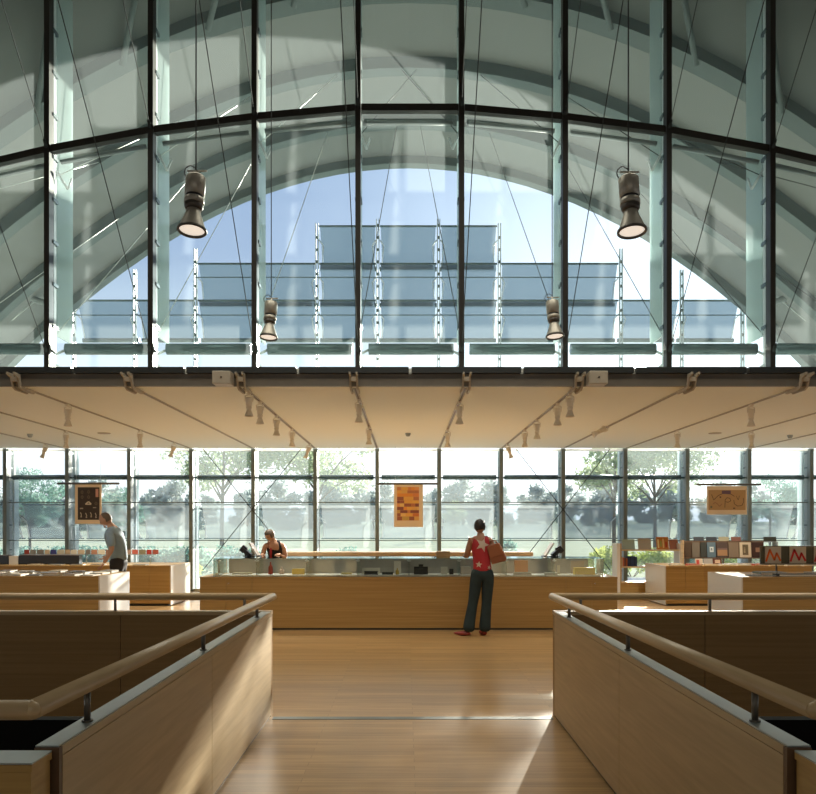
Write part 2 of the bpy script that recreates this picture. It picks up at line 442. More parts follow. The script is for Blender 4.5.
# tie cables behind the wall; the left ones paled to paint in sunlight
for i in range(-5, 5):
    x = (i + .5) * 1.5
    z = th(i) - .3
    sgn = 1 if x < 0 else -1
    side = 'left' if x < 0 else 'right'
    for lvl, zz, dx, L_ in (('transom', z, .9, 2.1), ('foot', 4.4, .5, 2.6)):
        yr = 15.3 if lvl == 'transom' else 17.4; zr_ = vz(x + sgn * dx) - .2
        if zz + .4 > zr_: continue
        kk = int(abs(x) / 1.5 + .5)
        MB().cyl((x, GL + .2, zz), (x + sgn * dx, yr, zr_), .007, 6).build('tie_cable', M['cableb'] if x < -2 else M['cable'],
            label='tie cable behind the glass from the %s of the %s mullion %s of centre' % (lvl, ORD[kk - 1], side), cat='cable', group='tie cables behind the glass wall')

# ---- lower facade, one window per bay
fb = list(range(-7, 8))
for bi, b in enumerate(fb):
    wn += 1
    x0, x1 = (b - .5) * 1.5, (b + .5) * 1.5
    e_ = empty('window_%d' % wn, (b * 1.5, FA, 0), 'bay of the lower garden facade, %s' % place_words(bi, len(fb)), kind='structure')
    g = MB(); g.add([(x0 + .04, FA + .05, 0.05), (x1 - .04, FA + .05, .05), (x1 - .04, FA + .05, CZ), (x0 + .04, FA + .05, CZ)], [(0, 1, 2, 3)])
    g.build('pane', M['glassF'], e_)
    MB().cyl((x0 + .10, FA + .15, 2.77), (x1 - .10, FA + .15, 2.77), .06, 12).cyl((x0 + .05, FA, 2.75), (x1 - .05, FA, 2.75), .02).build('tube', M['tube'], e_)
    MB().box(x0 + .05, x1 - .05, FA + .01, FA + .04, 2.14, 2.165).box(x0 + .05, x1 - .05, FA + .01, FA + .04, 1.22, 1.24).build('transom', M['fmull'], e_)
    MB().box(x0 + .05, x1 - .05, FA - .02, FA + .06, 0, .06).box(x0 + .05, x1 - .05, FA - .0, FA + .06, CZ - .06, CZ).build('frame', M['light_steel'], e_)
    for x in ((x1,) + ((x0,) if bi == 0 else ())):
        MB().box(x - .045, x + .045, FA - .08, FA + .06, 0, CZ).build('mullion', M['fmull'], e_)
        MB().box(x - .03, x + .03, FA + .1, FA + .16, 0, CZ).box(x - .01, x + .01, FA + .16, FA + .28, 0, CZ).build('flange', M['strut'], e_)
        MB().box(x - .012, x + .012, FA + .3, FA + .62, .0, CZ).build('glass_fin', M['glassfin'], e_)
        c = MB()
        for z in (.5, 1.0, 1.6, 2.2, 3.0, 3.35): c.box(x - .045, x + .045, FA + .05, FA + .22, z - .02, z + .02)
        c.build('clamp', M['clip'], e_, kind='stuff')
# X braces of the facade
for nm, pxs in (('left', (203, 301)), ('right', (516, 610))):
    e_ = empty('cross_brace', (PX(sum(pxs) / 2, FA), FA - .12, 0), 'thin cable cross brace on the %s part of the lower facade' % nm, 'cable', 'cross braces on the lower facade')
    y = FA - .14
    for a, b in ((pxs[0], pxs[1]), (pxs[1], pxs[0])):
        MB().cyl(P(a, 449, y), P(b, 570, y), .010, 6).build('cable', M['cable'], e_)

# ---------------------------------------------------------------- awnings outside
AY = 19.75
pt = {-1: 9.15, 0: 9.15, -2: 9.05, 1: 9.05, -3: 8.45, 2: 8.45, -4: 8.42, 3: 8.42, -5: 7.9, 4: 7.9, -6: 7.30, 5: 7.30, -7: 6.55, 6: 6.55}
keys = sorted(pt)
for i, kx in enumerate(keys):
    x = (kx + .5) * 1.5
    e_ = empty('awning_post', (x, AY, -.12), 'slender pale steel awning post beyond the vault, %s' % place_words(i, len(keys)), 'post', 'awning posts outside')
    MB().box(x - .04, x - .02, AY - .04, AY + .04, -.12, pt[kx]).box(x + .02, x + .04, AY - .04, AY + .04, -.12, pt[kx]).build('post', M['apost'], e_)
    c = MB(); z = 4.2
    while z < pt[kx] - .05:
        c.box(x - .02, x + .02, AY - .03, AY + .03, z - .03, z + .03); z += .3
    c.build('spacer', M['clip'], e_, kind='stuff')
tiers = [('top', 9.00, 8.07, (-1, 0, 1)), ('second', 8.07, 7.16, tuple(range(-3, 4))), ('third', 7.16, 6.27, tuple(range(-5, 6)))]
def awning(name_label, x0, x1, zt, zb, Y, mat, out=.5, grp=None, armz=.0, barr=.055):
    e_ = empty('awning', ((x0 + x1) / 2, Y, zb), name_label, 'awning', grp)
    i0, i1 = x0 + .07, x1 - .07
    m_ = MB(); t_ = .004
    nx = 6; nz = 5
    def pt_(u, v, s):
        x = (i0 + (i1 - i0) * u) + (.03 * v) * (1 - 2 * u)
        sag = .03 * math.sin(math.pi * v)
        return (x, Y + .05 + out * v + s, zt + (zb - zt) * v - sag)
    for s_ in (0, t_):
        n0 = len(m_.v)
        m_.add([pt_(i / nx, j / nz, s_) for j in range(nz + 1) for i in range(nx + 1)],
               [(j * (nx + 1) + i, j * (nx + 1) + i + 1, (j + 1) * (nx + 1) + i + 1, (j + 1) * (nx + 1) + i) for j in range(nz) for i in range(nx)], True)
        if s_ == 0: pass
        break
    m_.build('fabric', mat, e_)
    MB().cyl((x0 + .05, Y + .05, zt), (x1 - .05, Y + .05, zt), .025, 10).build('top_roller', M['tube'], e_)
    MB().cyl((x0 + .03, Y + .05 + out, zb), (x1 - .03, Y + .05 + out, zb), barr, 10).build('bottom_bar', M['tube'], e_)
    for x, s in ((x0 + .05, 1), (x1 - .05, -1)):
        MB().tube([(x, Y + .02, zb + (zt - zb) * .62), (x + s * .09, Y + .25 * out, zb + (zt - zb) * .50), (x + s * .03, Y + .04 + out, zb + .02)], .014, 8).build('arm', M['light_steel'], e_)
    return e_
for ti, (tn, zt, zb, bs) in enumerate(tiers):
    for i, b in enumerate(bs):
        awning('blue grey mesh awning in the %s tier, %s' % (tn, place_words(i, len(bs)) if len(bs) > 3 else ('left one', 'middle one', 'right one')[i]),
               (b - .5) * 1.5, (b + .5) * 1.5, zt, zb, AY, M['fab'], .42, 'awnings stacked in tiers beyond the vault')
    zr = zb + .55
for tn, z, b0, b1 in (('upper', 7.70, -3, 3), ('lower', 6.77, -5, 5)):
    MB().cyl(((b0 - .5) * 1.5, AY - .06, z), ((b1 + .5) * 1.5, AY - .06, z), .014, 8).build('awning_rail', M['tube'], label='thin %s rail running across the awning posts' % tn, cat='rail', group='rails across the awning posts')
for i, b in enumerate(fb):
    awning('pale grey mesh awning outside the lower facade, %s' % place_words(i, len(fb)), (b - .5) * 1.5, (b + .5) * 1.5, 2.12, 1.26, 20.05, M['fabL'], .35, 'awnings outside the lower facade', barr=.015)

# louver banks at the feet of the arch
for nm, sx in (('left', -1), ('right', 1)):
    a = Vector((sx * 10.4, 18.3, 5.6)); b = Vector((sx * 8.75, 18.3, 6.95))
    e_ = empty('louver_bank', (sx * 9.6, 18.3, 5.6), 'bank of bright slanted louvers at the %s foot of the arch' % nm, 'louver', 'louver banks')
    nrm = Vector((-(b - a).z, 0, (b - a).x)).normalized() * (1 if sx < 0 else -1)
    for k in range(7):
        o_ = nrm * (.09 * k - .3)
        MB().cyl(a + o_, b + o_, .02, 6).build('slat', M['cableb'], e_)
    MB().cyl(b + Vector((sx * .35, -.1, .0)), b + Vector((-sx * .9, -.1, -.45)), .07, 10).build('support_arm', M['strut'], e_)

# ---------------------------------------------------------------- tracks and spotlights
spots = {-.75: [(359, 0), (369, 0)], -2.25: [(249, 0), (260, 0), (276.5, 0), (292, 0), (310, 1)],
         .75: [(459.5, 0), (447.6, 0)], 2.25: [(570, 0), (557.5, 0), (537, 0), (524.8, 0), (507, 1)],
         -5.25: [(68, 0), (140, 0), (175, 1)], -6.75: [(66, 0)], -8.25: [(46.5, 1)], 3.75: [(609, 2)], 5.25: [(751, 0), (677.5, 0)], 6.75: [(751.5, 0)]}
tx = [(i + .5) * 1.5 for i in range(-7, 7)]
for i, x in enumerate(tx):
    e_ = empty('lighting_track', (x, 11, CZ), 'ceiling lighting track with cream end bracket, %s' % place_words(i, len(tx)), 'track', 'tracks in the flat ceiling')
    MB().box(x - .028, x - .012, 10.9, 19.2, CZ - .012, CZ - .001).box(x + .012, x + .028, 10.9, 19.2, CZ - .012, CZ - .001).build('rail', M['bracket'], e_)
    MB().box(x - .012, x + .012, 10.9, 19.2, CZ - .006, CZ - .001).build('slot', M['edge'], e_)
    b_ = MB()
    for s in (-1, 1):
        b_.prism([(10.50, 3.605), (10.50, 3.575), (10.60, 3.55), (10.66, 3.43), (10.74, 3.40), (11.05, 3.40), (11.12, CZ - .013), (10.8, CZ - .013), (10.68, 3.5), (10.66, 3.6)], 'x', x + s * .045 - .012, x + s * .045 + .012)
    b_.box(x - .033, x + .033, 10.6, 10.66, 3.5, 3.56)
    b_.build('bracket', M['bracket'], e_)

def spot_proto():
    e_ = empty('track_spotlight', (0, 0, 0))
    MB().box(-.02, .02, -.05, .05, -.03, 0).build('adapter', M['spotw'], e_)
    MB().tube([(-.0, 0, -.03), (-.055, 0, -.05), (-.055, 0, -.13)], .007).tube([(0, 0, -.03), (.055, 0, -.05), (.055, 0, -.13)], .007).build('yoke', M['spotw'], e_)
    MB().lathe([(0, -.07), (.04, -.07), (.045, -.08), (.045, -.18), (.036, -.185), (.036, -.2), (.042, -.205), (.042, -.225), (.034, -.23), (.034, -.25)]).build('housing', M['spotw'], e_)
    MB().lathe([(.034, -.25), (.04, -.27), (.062, -.33), (.066, -.335), (.06, -.335), (.03, -.28), (0, -.28)]).build('reflector', M['spotw'], e_)
    return e_
proto = None
for x in sorted(spots):
    for j, (px, kd) in enumerate(spots[x]):
        s = (px - 406) / (x + .055); Y = F / s
        if proto is None: o = proto = spot_proto()
        else: o = copy_tree(proto)
        o.location = (x, Y, CZ - .012)
        side = 'left' if x < 0 else 'right'
        kk = ORD[int(abs(x) / 1.5)]
        o.rotation_euler = (0, 0, 0)
        if kd: o.rotation_euler = (R(0), R(18 if x < 0 else -18), 0) if kd == 1 else (R(0), R(62), 0)
        n_ = len(spots[x])
        if kd == 0:
            l = bpy.data.lights.new('track_lamp', 'SPOT'); l.energy = 35 if Y < 12.8 else 200; l.spot_size = R(100); l.spot_blend = .8; l.color = (1, .94, .84); l.shadow_soft_size = .05
            lo = bpy.data.objects.new('track_lamp', l); COL.objects.link(lo); lo.location = (x, Y, CZ - .37)
        pos = 'only one' if n_ == 1 else '%s from the front' % ORD[j]
        tag(o, 'cream track spotlight on the %s track %s of centre, %s' % (kk, side, pos), 'spotlight', 'spotlights under the flat ceiling')

for px, py, lab, k in ((30, 434, 'at the far left', 0), (408, 433, 'in the middle', 0), (790, 435, 'at the far right', 0), (104, 433, 'on the left', 1), (715, 433, 'on the right', 1)):
    Y = (CZ - 1.58) / ((526 - py) / F); x = PX(px, Y)
    if k == 0: MB().lathe([(0, CZ - .07), (.03, CZ - .07), (.045, CZ - .05), (.055, CZ - .02), (.055, CZ - .001)], Matrix.Translation((x, Y, 0))).build('smoke_detector', M['steel'], label='small round detector on the flat ceiling %s' % lab, cat='detector', group='detectors on the flat ceiling')
    else: MB().lathe([(0, CZ - .012), (.12, CZ - .012), (.13, CZ - .001)], Matrix.Translation((x, Y, 0))).build('ceiling_vent', M['bracket'], label='flat round air outlet in the ceiling %s' % lab, cat='vent', group='air outlets in the flat ceiling')
for px, lab in ((222, 'left'), (598, 'right')):
    x = PX(px, 10.5)
    e_ = empty('wall_speaker', (x, 10.6, 3.4), 'small beige box speaker on the ceiling edge beam at %s' % lab, 'speaker', 'box speakers on the edge beam')
    MB().box(x - .12, x + .12, 10.45, 10.69, 3.44, 3.61).build('housing', M['bracket'], e_, bevel=.01)
    MB().lathe([(0, 0), (.012, 0), (.012, .008)], Matrix.Translation((x, 10.45, 3.525)) @ Matrix.Rotation(R(90), 4, 'X'), 12).build('knob', M['edge'], e_)

# ---------------------------------------------------------------- pendant lamps
def pendant(loc, tilt_axis, lab):
    e_ = empty('pendant_lamp', loc, lab, 'pendant lamp', 'pendant spotlights in the hall')
    x, y, z = loc     # z = rim height
    T = Matrix.Rotation(R(-8), 4, 'X') @ Matrix.Rotation(R(tilt_axis), 4, 'Y')
    o = lambda nm, m_, mat: m_.build(nm, mat, e_, raw=True)
    h = lambda pr: MB().lathe(pr, T, 32)
    o('housing', h([(0, .465), (.074, .465), (.082, .455), (.082, .305), (.07, .30), (.066, .285)]), M['lampbody'])
    o('gap_ring', h([(.068, .30), (.074, .295), (.074, .275), (.06, .27)]), M['black'])
    o('collar', h([(.06, .276), (.080, .273), (.082, .228), (.06, .226)]), M['lampbody'])
    o('neck', h([(.06, .227), (.077, .224), (.076, .195), (.066, .178), (.05, .175)]), M['lampdark'])
    o('shade', h([(.045, .19), (.052, .18), (.066, .13), (.086, .075), (.108, .018), (.112, 0), (.104, 0), (.098, .012), (.05, .12), (0, .15)]), M['lampbody'])
    o('rim', h([(.108, .012), (.119, .008), (.122, -.008), (.113, -.016), (.102, -.01), (.100, .0)]), M['lampdark'])
    o('lens', h([(0, .012), (.05, .010), (.101, .004)]), M['lens'])
    top = T @ Vector((0, 0, .465))
    b_ = MB().cyl(top + Vector((0, 0, -.01)), top + Vector((0, 0, .05)), .012).cyl(top + Vector((-.07, 0, .05)), top + Vector((.09, 0, .05)), .008)
    o('bracket', b_, M['lampbody'])
    ztop = vz(x, 5) - z - .01
    c = MB().cyl(top + Vector((0, 0, .04)), Vector((top.x, top.y, ztop)), .006, 8)
    pts = [top + Vector((-.04 - .055 * math.sin(t), 0, .0 + .06 + .0 - .05 + .055 * -math.cos(t) + .03)) for t in [math.pi * k / 8 for k in range(9)]]
    c.tube([top + Vector((0, 0, .07))] + [p for p in reversed(pts)], .005, 6)
    o('cord', c, M['black'])
    l = bpy.data.lights.new('pendant_spot', 'SPOT'); l.energy = 60; l.spot_size = R(60); l.color = (1, .85, .68); l.shadow_soft_size = .08
    lo = bpy.data.objects.new('pendant_spot', l); COL.objects.link(lo); lo.location = Vector(loc) + T @ Vector((0, 0, -.04)); lo.rotation_euler = (R(-8), R(tilt_axis), 0)
for (px, py, Y, t_, lab) in ((192, 230, 6.53, 2, 'large taupe pendant spotlight hanging high on the left'), (632, 231, 6.53, -1.5, 'large taupe pendant spotlight hanging high on the right'),
                             (268.5, 337, 10.2, 3, 'smaller looking pendant spotlight further back on the left'), (555, 336, 10.2, -3, 'smaller looking pendant spotlight further back on the right')):
    p = P(px, py, Y); pendant((p.x, Y, p.z), t_, lab)

# ---------------------------------------------------------------- parapets and handrails
for sx, nm in ((-1, 'left'), (1, 'right')):
    xi, xo = sx * 1.17, sx * 1.25
    def bx(m_, xa, xb, *r):
        return m_.box(min(xa, xb), max(xa, xb), *r)
    e_ = empty('parapet', (sx * 1.21, 4.6, 0), 'long wooden parapet beside the bridge floor on the %s' % nm, 'parapet', 'parapets round the stairwells')
    ys = [2.60, 4.60, 6.60]
    for a, b in ((2.60, 4.597), (4.603, 6.60)):
        bx(MB(), xi, xo - sx * .01, a, b, .02, .835).build('panel', M['parapet'], e_)
    bx(MB(), xi + sx * .01, xo - sx * .012, 2.6, 6.6, 0, .02).build('plinth', M['black'], e_)
    bx(MB(), xi, xo, 2.60, 6.62, .838, .866).build('coping', M['parapet'], e_)
    bx(MB(), xi + sx * .006, xo, 2.58, 6.62, .867, .872).build('steel_cap', M['cap'], e_, label='brushed steel cap strip')
    bx(MB(), xi, xo, 2.572, 2.597, 0, .866).build('end_panel', M['edge'], e_, label='dark wooden end panel')
    # far cross parapet
    e2 = empty('parapet', (sx * 6, 6.66, 0), 'wooden parapet running across the far side of the %s stairwell' % nm, 'parapet', 'parapets round the stairwells')
    xs = [1.172, 2.42, 6.0, 9.6]
    for a, b in zip(xs[:-1], xs[1:]):
        bx(MB(), sx * (a + .003), sx * (b - .003), 6.625, 6.70, 0, .842).build('panel', M['parapet_shaded'], e2)
    bx(MB(), sx * 1.172, sx * 9.6, 6.62, 6.705, .843, .874).build('coping', M['rail'], e2)
    # near cross parapet
    e3 = empty('parapet', (sx * 3, 2.48, 0), 'short stretch of low wooden parapet in the near %s corner' % nm, 'parapet', 'parapets round the stairwells')
    bx(MB(), sx * 1.19, sx * 5, 2.42, 2.55, 0, .835).build('panel', M['counter'], e3)
    bx(MB(), sx * 1.185, sx * 5, 2.415, 2.553, .837, .858).build('coping', M['counter'], e3)
    bx(MB(), sx * 1.185, sx * 5, 2.415, 2.553, .859, .864).build('steel_cap', M['cap'], e3, label='grey steel top surface')
    # handrail
    h = empty('handrail', (sx * 1.21, 4.6, .98), 'round wooden handrail above the %s parapets on steel posts' % nm, 'handrail', 'handrails of the stairwells')
    m_ = MB()
    zr = .985; rr = .031
    path = [(sx * 6, 2.47, 1.012), (sx * 1.21, 2.47, 1.012), (sx * 1.165, 6.68, .99), (sx * 9.6, 6.68, .995)]
    for a, b in zip(path[:-1], path[1:]): m_.cyl(a, b, rr, 16)
    for p in path[1:3]: m_.lathe([(0, rr), (rr * .7, rr * .7), (rr, 0), (rr * .7, -rr * .7), (0, -rr)], Matrix.Translation(p), 16)
    m_.build('rail', M['rail'], h)
    for (x, y) in [(sx * 1.21, 2.9), (sx * 1.21, 4.56), (sx * 1.21, 6.2), (sx * 1.40, 6.66), (sx * 2.475, 6.66), (sx * 4.4, 6.66), (sx * 6.4, 6.66)]:
        MB().cyl((x, y, .872), (x, y, 1.012 - .0055 * (min(y, 6.6) - 2.47) - .02), .012, 12).cyl((x, y, .872), (x, y, .878), .02, 12).build('post', M['post'], h)

# ---------------------------------------------------------------- counter with vitrine
CY = 12.16
c = empty('sales_counter', (0, 12.6, 0), 'long wooden sales counter with a low glass vitrine on top', 'counter')
xl, xr = -3.19, 3.16
for a, b in ((xl, PX(226, CY)), (PX(226, CY), PX(252, CY)), (PX(252, CY), PX(566, CY)), (PX(566, CY), PX(592, CY)), (PX(592, CY), xr)):
    MB().box(a + .002, b - .002, CY, 13.2, .03, .775).build('panel', M['counter'], c)
MB().box(xl + .03, xr - .03, CY + .03, 13.2, 0, .03).build('plinth', M['black'], c)
MB().box(xl, xr, CY - .005, 13.2, .777, .805).build('worktop', M['counter'], c)
for px in (228.5, 595): MB().lathe([(0, 0), (.012, 0), (.012, .01)], Matrix.Translation((PX(px, CY), CY + .0, PZ(583.5, CY))) @ Matrix.Rotation(R(90), 4, 'X'), 12).build('lock', M['light_steel'], c)
va, vb = PX(214, 12.25), PX(603, 12.25)
MB().box(va + .1, vb - .05, 12.22, 12.80, .806, .826).build('display_tray', M['paper'], c)
MB().box(PX(229, 12.8), PX(588, 12.8), 12.80, 12.82, .806, 1.075).build('back_panel', M['greypanel'], c)
MB().box(va, vb, 12.20, 12.84, 1.082, 1.092).build('glass_top', M['vitr'], c)
MB().box(va, vb, 12.20, 12.208, .806, 1.082).build('glass_front', M['vitr'], c)
for x in (va + .004, vb - .004): MB().box(x - .004, x + .004, 12.21, 12.8, .806, 1.082).build('glass_end', M['vitr'], c)
for px in (219, 257, 307, 358, 409, 459, 506, 554): 
    x = PX(px, 12.25)
    d_ = MB().box(x - .006, x + .006, 12.215, 12.79, .83, 1.08).build('glass_divider', M['vitr'], c)
    MB().cyl((x - .03, 12.23, 1.05), (x + .03, 12.23, 1.05), .01).cyl((x, 12.23, 1.03), (x, 12.23, 1.08), .01).build('clamp', M['light_steel'], d_)
MB().box(PX(232, 12.9), PX(585, 12.9), 12.86, 13.2, .805, 1.06).build('service_shelf', M['counter'], c)
# rear desk
rd = empty('rear_desk', (0, 14.45, 0), 'wooden rear desk behind the sales counter staff', 'desk')
MB().box(-2.2, 2.2, 14.35, 14.8, 0, 1.04).build('body', M['counter'], rd)
MB().box(-2.22, 2.22, 14.3, 14.85, 1.045, 1.11).build('top', M['rail'], rd)

# vitrine goods (x pixel range, y pixel range, depth, colour)
def vitem(name, lab, cat, px0, px1, py0, color, py1=575.5, d=.12, Y=12.42, shape='box', grp='goods in the counter vitrine', lean=0):
    x0, x1 = PX(px0, Y), PX(px1, Y); z0 = .8275; h_ = (py1 - py0) * Y / F
    m_ = MB()
    if shape == 'box':
        Mx = Matrix.Translation(((x0 + x1) / 2, Y, z0)) @ Matrix.Rotation(R(-lean), 4, 'X')
        m_.box(-(x1 - x0) / 2, (x1 - x0) / 2, 0, d, 0, h_, Mx)
        if lean: 
            mz = min(v.z for v in m_.v)
            for v in m_.v: v.z += z0 - mz
    elif shape == 'cyl':
        r = (x1 - x0) / 2
        m_.lathe([(0, z0), (r * .9, z0), (r, z0 + h_ * .1), (r * .95, z0 + h_ * .6), (r * .35, z0 + h_ * .75), (r * .35, z0 + h_), (0, z0 + h_)], Matrix.Translation(((x0 + x1) / 2, Y + r, 0)), 16)
    elif shape == 'book':
        m_.box(x0, x1, Y, Y + d, z0, z0 + h_ * .12).box(x0 + .004, x1 - .01, Y + .004, Y + d - .004, z0 + h_ * .12, z0 + h_ * .88).box(x0, x1, Y, Y + d, z0 + h_ * .88, z0 + h_)
    return m_.build(name, col(hexc(color)), label=lab, cat=cat, group=grp, bevel=.003)
vitem('booklet', 'flat pale booklet at the left end of the vitrine', 'booklet', 232, 250, 574, 'b0aa98', shape='book', d=.2)
vitem('bottle', 'red bottle standing left in the vitrine', 'bottle', 268, 272.5, 563, 'a8402c', shape='cyl')
vitem('glass_jar', 'pale pink jar beside the red bottle in the vitrine', 'jar', 279, 284, 568, 'b09a90', shape='cyl')
vitem('gold_tin', 'gold coloured tin in the left part of the vitrine', 'tin', 292, 304, 570, 'c8a030', d=.1)
vitem('necklace_box', 'small yellowish flat box left of the vitrine centre', 'box', 341, 352, 574, 'b8a870', shape='book')
vitem('picture_card', 'white framed card lying over dark items in the vitrine', 'card', 362, 380, 569.5, 'c8c4b4', d=.015, Y=12.55, lean=15)
vitem('black_case', 'black flat case in front of the white framed card', 'case', 364, 378, 572, '151515', d=.1, Y=12.36, shape='book')
vitem('sunglasses_case', 'black slim case right of the white framed card', 'case', 382, 393, 573, '20201e', d=.08, Y=12.36)
vitem('price_card', 'small white upright card above a yellow cup in vitrine', 'card', 394, 401, 563, 'd8d4c8', d=.01, Y=12.6)
vitem('yellow_cup', 'yellow and dark cup below the small white card', 'cup', 395.5, 399, 569, 'b89a40', shape='cyl', Y=12.36)
cm = empty('camera', (PX(421, 12.4), 12.42, .8275), 'black camera with lens in the middle of the vitrine', 'camera', 'goods in the counter vitrine')
x = PX(421, 12.4)
MB().box(x - .11, x + .11, 12.42, 12.48, .8275, .95).build('body', M['black'], cm, bevel=.008)
MB().box(x - .035, x + .035, 12.42, 12.47, .951, .985).build('viewfinder', M['black'], cm)
MB().cyl((x, 12.42, .885), (x, 12.33, .885), .04, 20).build('lens', M['black'], cm)
vitem('card_box', 'small white box with dark lid right of the camera', 'box', 441, 447.5, 568, 'c9c5b8', d=.08)
vitem('black_box', 'tiny black cube between white cards in the vitrine', 'box', 449.5, 453.5, 570, '1a1a18', d=.06)
vitem('paper_stack', 'stack of white papers beside the customer in vitrine', 'paper', 461, 471, 568, 'c4bcae', d=.15)
vitem('orange_box', 'orange box standing in the right part of vitrine', 'box', 515, 528, 562, 'c87838', d=.09, Y=12.55)
vitem('grey_booklet', 'grey booklet lying in front of the orange box', 'booklet', 514, 532, 573, '8a867a', shape='book', Y=12.3)
vitem('white_booklet', 'white open booklet lying right of the orange box', 'booklet', 545, 558, 573.5, 'c8c4b8', shape='book', Y=12.3)
vitem('number_card', 'left of two small cream upright cards in the vitrine', 'card', 552.7, 555.5, 566, 'c8bea8', d=.01, Y=12.6)
vitem('number_card', 'right of two small cream upright cards in the vitrine', 'card', 557, 559.8, 567, 'c8bea8', d=.01, Y=12.6)
vitem('label_board', 'grey brown label board at the right end of vitrine', 'board', 571, 584, 563, 'a09080', d=.012, Y=12.68)
vitem('yellow_book', 'yellow book propped at the right end of the vitrine', 'book', 575, 596, 568.5, 'd0b040', d=.16, shape='book', Y=12.35)

# registers
def register(px, lab, flip):
    Y = 13.0; x = PX(px, Y); z = 1.06
    e_ = empty('cash_register', (x, Y, z), lab, 'cash register', 'cash registers on the counter')
    MB().box(x - .14, x + .14, 12.93, 13.15, z, z + .04).build('base', M['black'], e_, bevel=.01)
    s = -1 if flip else 1
    Mx = Matrix.Translation((x + s * .10, Y + .02, z + .04)) @ Matrix.Rotation(R(-s * 32), 4, 'Y')
    MB().box(-.012, .012, -.13, .13, 0, .24, Mx).build('screen', M['white'] if not flip else M['white'], e_, label='pale tilted screen')
    Mx2 = Matrix.Translation((x - s * .02, Y, z + .04)) @ Matrix.Rotation(R(-s * 50), 4, 'Y')
    MB().box(-.03, .03, -.09, .09, 0, .17, Mx2).box(-.05, .06, -.05, .05, .12, .2, Mx2).build('keypad_arm', M['black'], e_, bevel=.008)
    Mx3 = Matrix.Translation((x - s * .12, Y, z + .12))
    MB().box(-.05, .04, -.05, .05, -.02, .05, Mx3).build('customer_display', M['black'], e_, bevel=.012)
    MB().cyl((x - s * .1, Y, z + .03), (x - s * .12, Y, z + .11), .012).build('stem', M['black'], e_)
register(252, 'black cash register with pale tilted screen before the cashier', False)
register(551, 'black cash register with tilted screen on the right counter end', True)
MB().box(PX(436.5, 13), PX(450, 13), 12.95, 13.1, 1.06, 1.06 + .11).build('card_tray', col(hexc('a98c62')), label='small brown card tray on the counter left of customer', cat='tray', bevel=.005)

# ---------------------------------------------------------------- shop furniture
def low_unit(name, lab, x0, x1, y0, y1, h_, joints, white_end, grp, plinth=True):
    e_ = empty(name, ((x0 + x1) / 2, (y0 + y1) / 2, 0), lab, 'display table', grp)
    js = [x0] + joints + [x1]
    for a, b in zip(js[:-1], js[1:]):
        MB().box(a + .002, b - .002, y0, y1, .05, h_ - .03).build('panel', M['counter'], e_)
    MB().box(x0 + .04, x1 - .04, y0 + .04, y1 - .04, 0, .05).build('plinth', M['black'], e_)
    MB().box(x0, x1, y0 - .004, y1, h_ - .028, h_).build('top', M['counter'], e_)
    if white_end:
        xx = x0 if white_end < 0 else x1
        MB().box(min(xx, xx + white_end * .02), max(xx, xx + white_end * .02), y0, y1, 0.02, h_).build('end_panel', M['white'], e_, label='white end panel')
    return e_
g_ = 'low display tables in the shop'
low_unit('display_table', 'low wooden display table at front left with white end panel', -9.5, -4.575, 11.76, 13.02, .84, [-7.2], 1, g_)
low_unit('display_table', 'low wooden display table behind the man with white end', -11, PX(170, 15.8), 15.8, 17.2, .80, [-8.6, PX(150, 15.8)], 1, g_)
low_unit('display_table', 'low wooden display table at front right with white end panel', 4.83, 10, 11.6, 12.9, .84, [7.4], -1, g_)
low_unit('display_table', 'low wooden display table with poster books at rear right', 5.08, PX(812, 15.8), 15.8, 17.1, .79, [PX(685.5, 15.8), PX(705, 15.8)], -1, g_)
# tall open shelf
Y0 = 17.4; s_ = F / Y0
sh = empty('book_shelf', (PX(650, Y0), Y0 + .2, 0), 'open wooden book shelf with white side, right of the counter', 'shelf')
xa, xb = PX(617, Y0), PX(682, Y0)
MB().box(xa, xa + .07, Y0, Y0 + .4, 0, PZ(543.5, Y0)).build('side_panel', M['white'], sh, label='white side panel')
MB().box(xa + .072, xa + .10, Y0, Y0 + .4, 0, PZ(543.5, Y0)).build('side_panel', M['counter'], sh)
MB().box(xb - .05, xb, Y0, Y0 + .4, 0, PZ(543.5, Y0)).build('side_panel', M['white'], sh, label='white side panel')
for py in (549.5, 566.5, 582):
    MB().box(xa + .102, xb - .052, Y0, Y0 + .4, PZ(py, Y0) - .03, PZ(py, Y0)).build('shelf_board', M['rail'], sh)
MB().box(xa + .102, xb - .052, Y0 + .02, Y0 + .38, 0, PZ(582, Y0) - .032).build('base_box', M['counter'], sh)

def book_lean(px0, px1, pyb, pyt, Y, color, lab, name='book', tilt=14, zbase=None, grp=None, stripes=None, cat='book'):
    x0, x1 = PX(px0, Y), PX(px1, Y); z0 = PZ(pyb, Y) if zbase is None else zbase; h_ = (pyb - pyt) * Y / F
    t_ = .018
    e_ = empty(name, ((x0 + x1) / 2, Y, z0), lab, cat, grp)
    wd = (x1 - x0) / 2
    MB().box(-wd, wd, 0, .003, 0, h_).box(-wd, wd, t_, t_ + .003, 0, h_).box(-wd, -wd + .003, .003, t_, 0, h_).build('cover', col(hexc(color)), e_, raw=True)
    MB().box(-wd + .004, wd - .004, .004, t_ - .001, .003, h_ - .004).build('pages', M['paper'], e_, raw=True)
    if stripes:
        for (u0, u1, v0, v1, cc) in stripes:
            MB().box(-wd + 2 * wd * u0, -wd + 2 * wd * u1, -.002, -.0003, h_ * v0, h_ * v1).build('cover_picture', col(hexc(cc)), e_, raw=True)
    e_.rotation_euler = (R(-tilt), 0, 0)
    e_.location.z += .004
    return e_
zt = PZ(549.5, Y0)
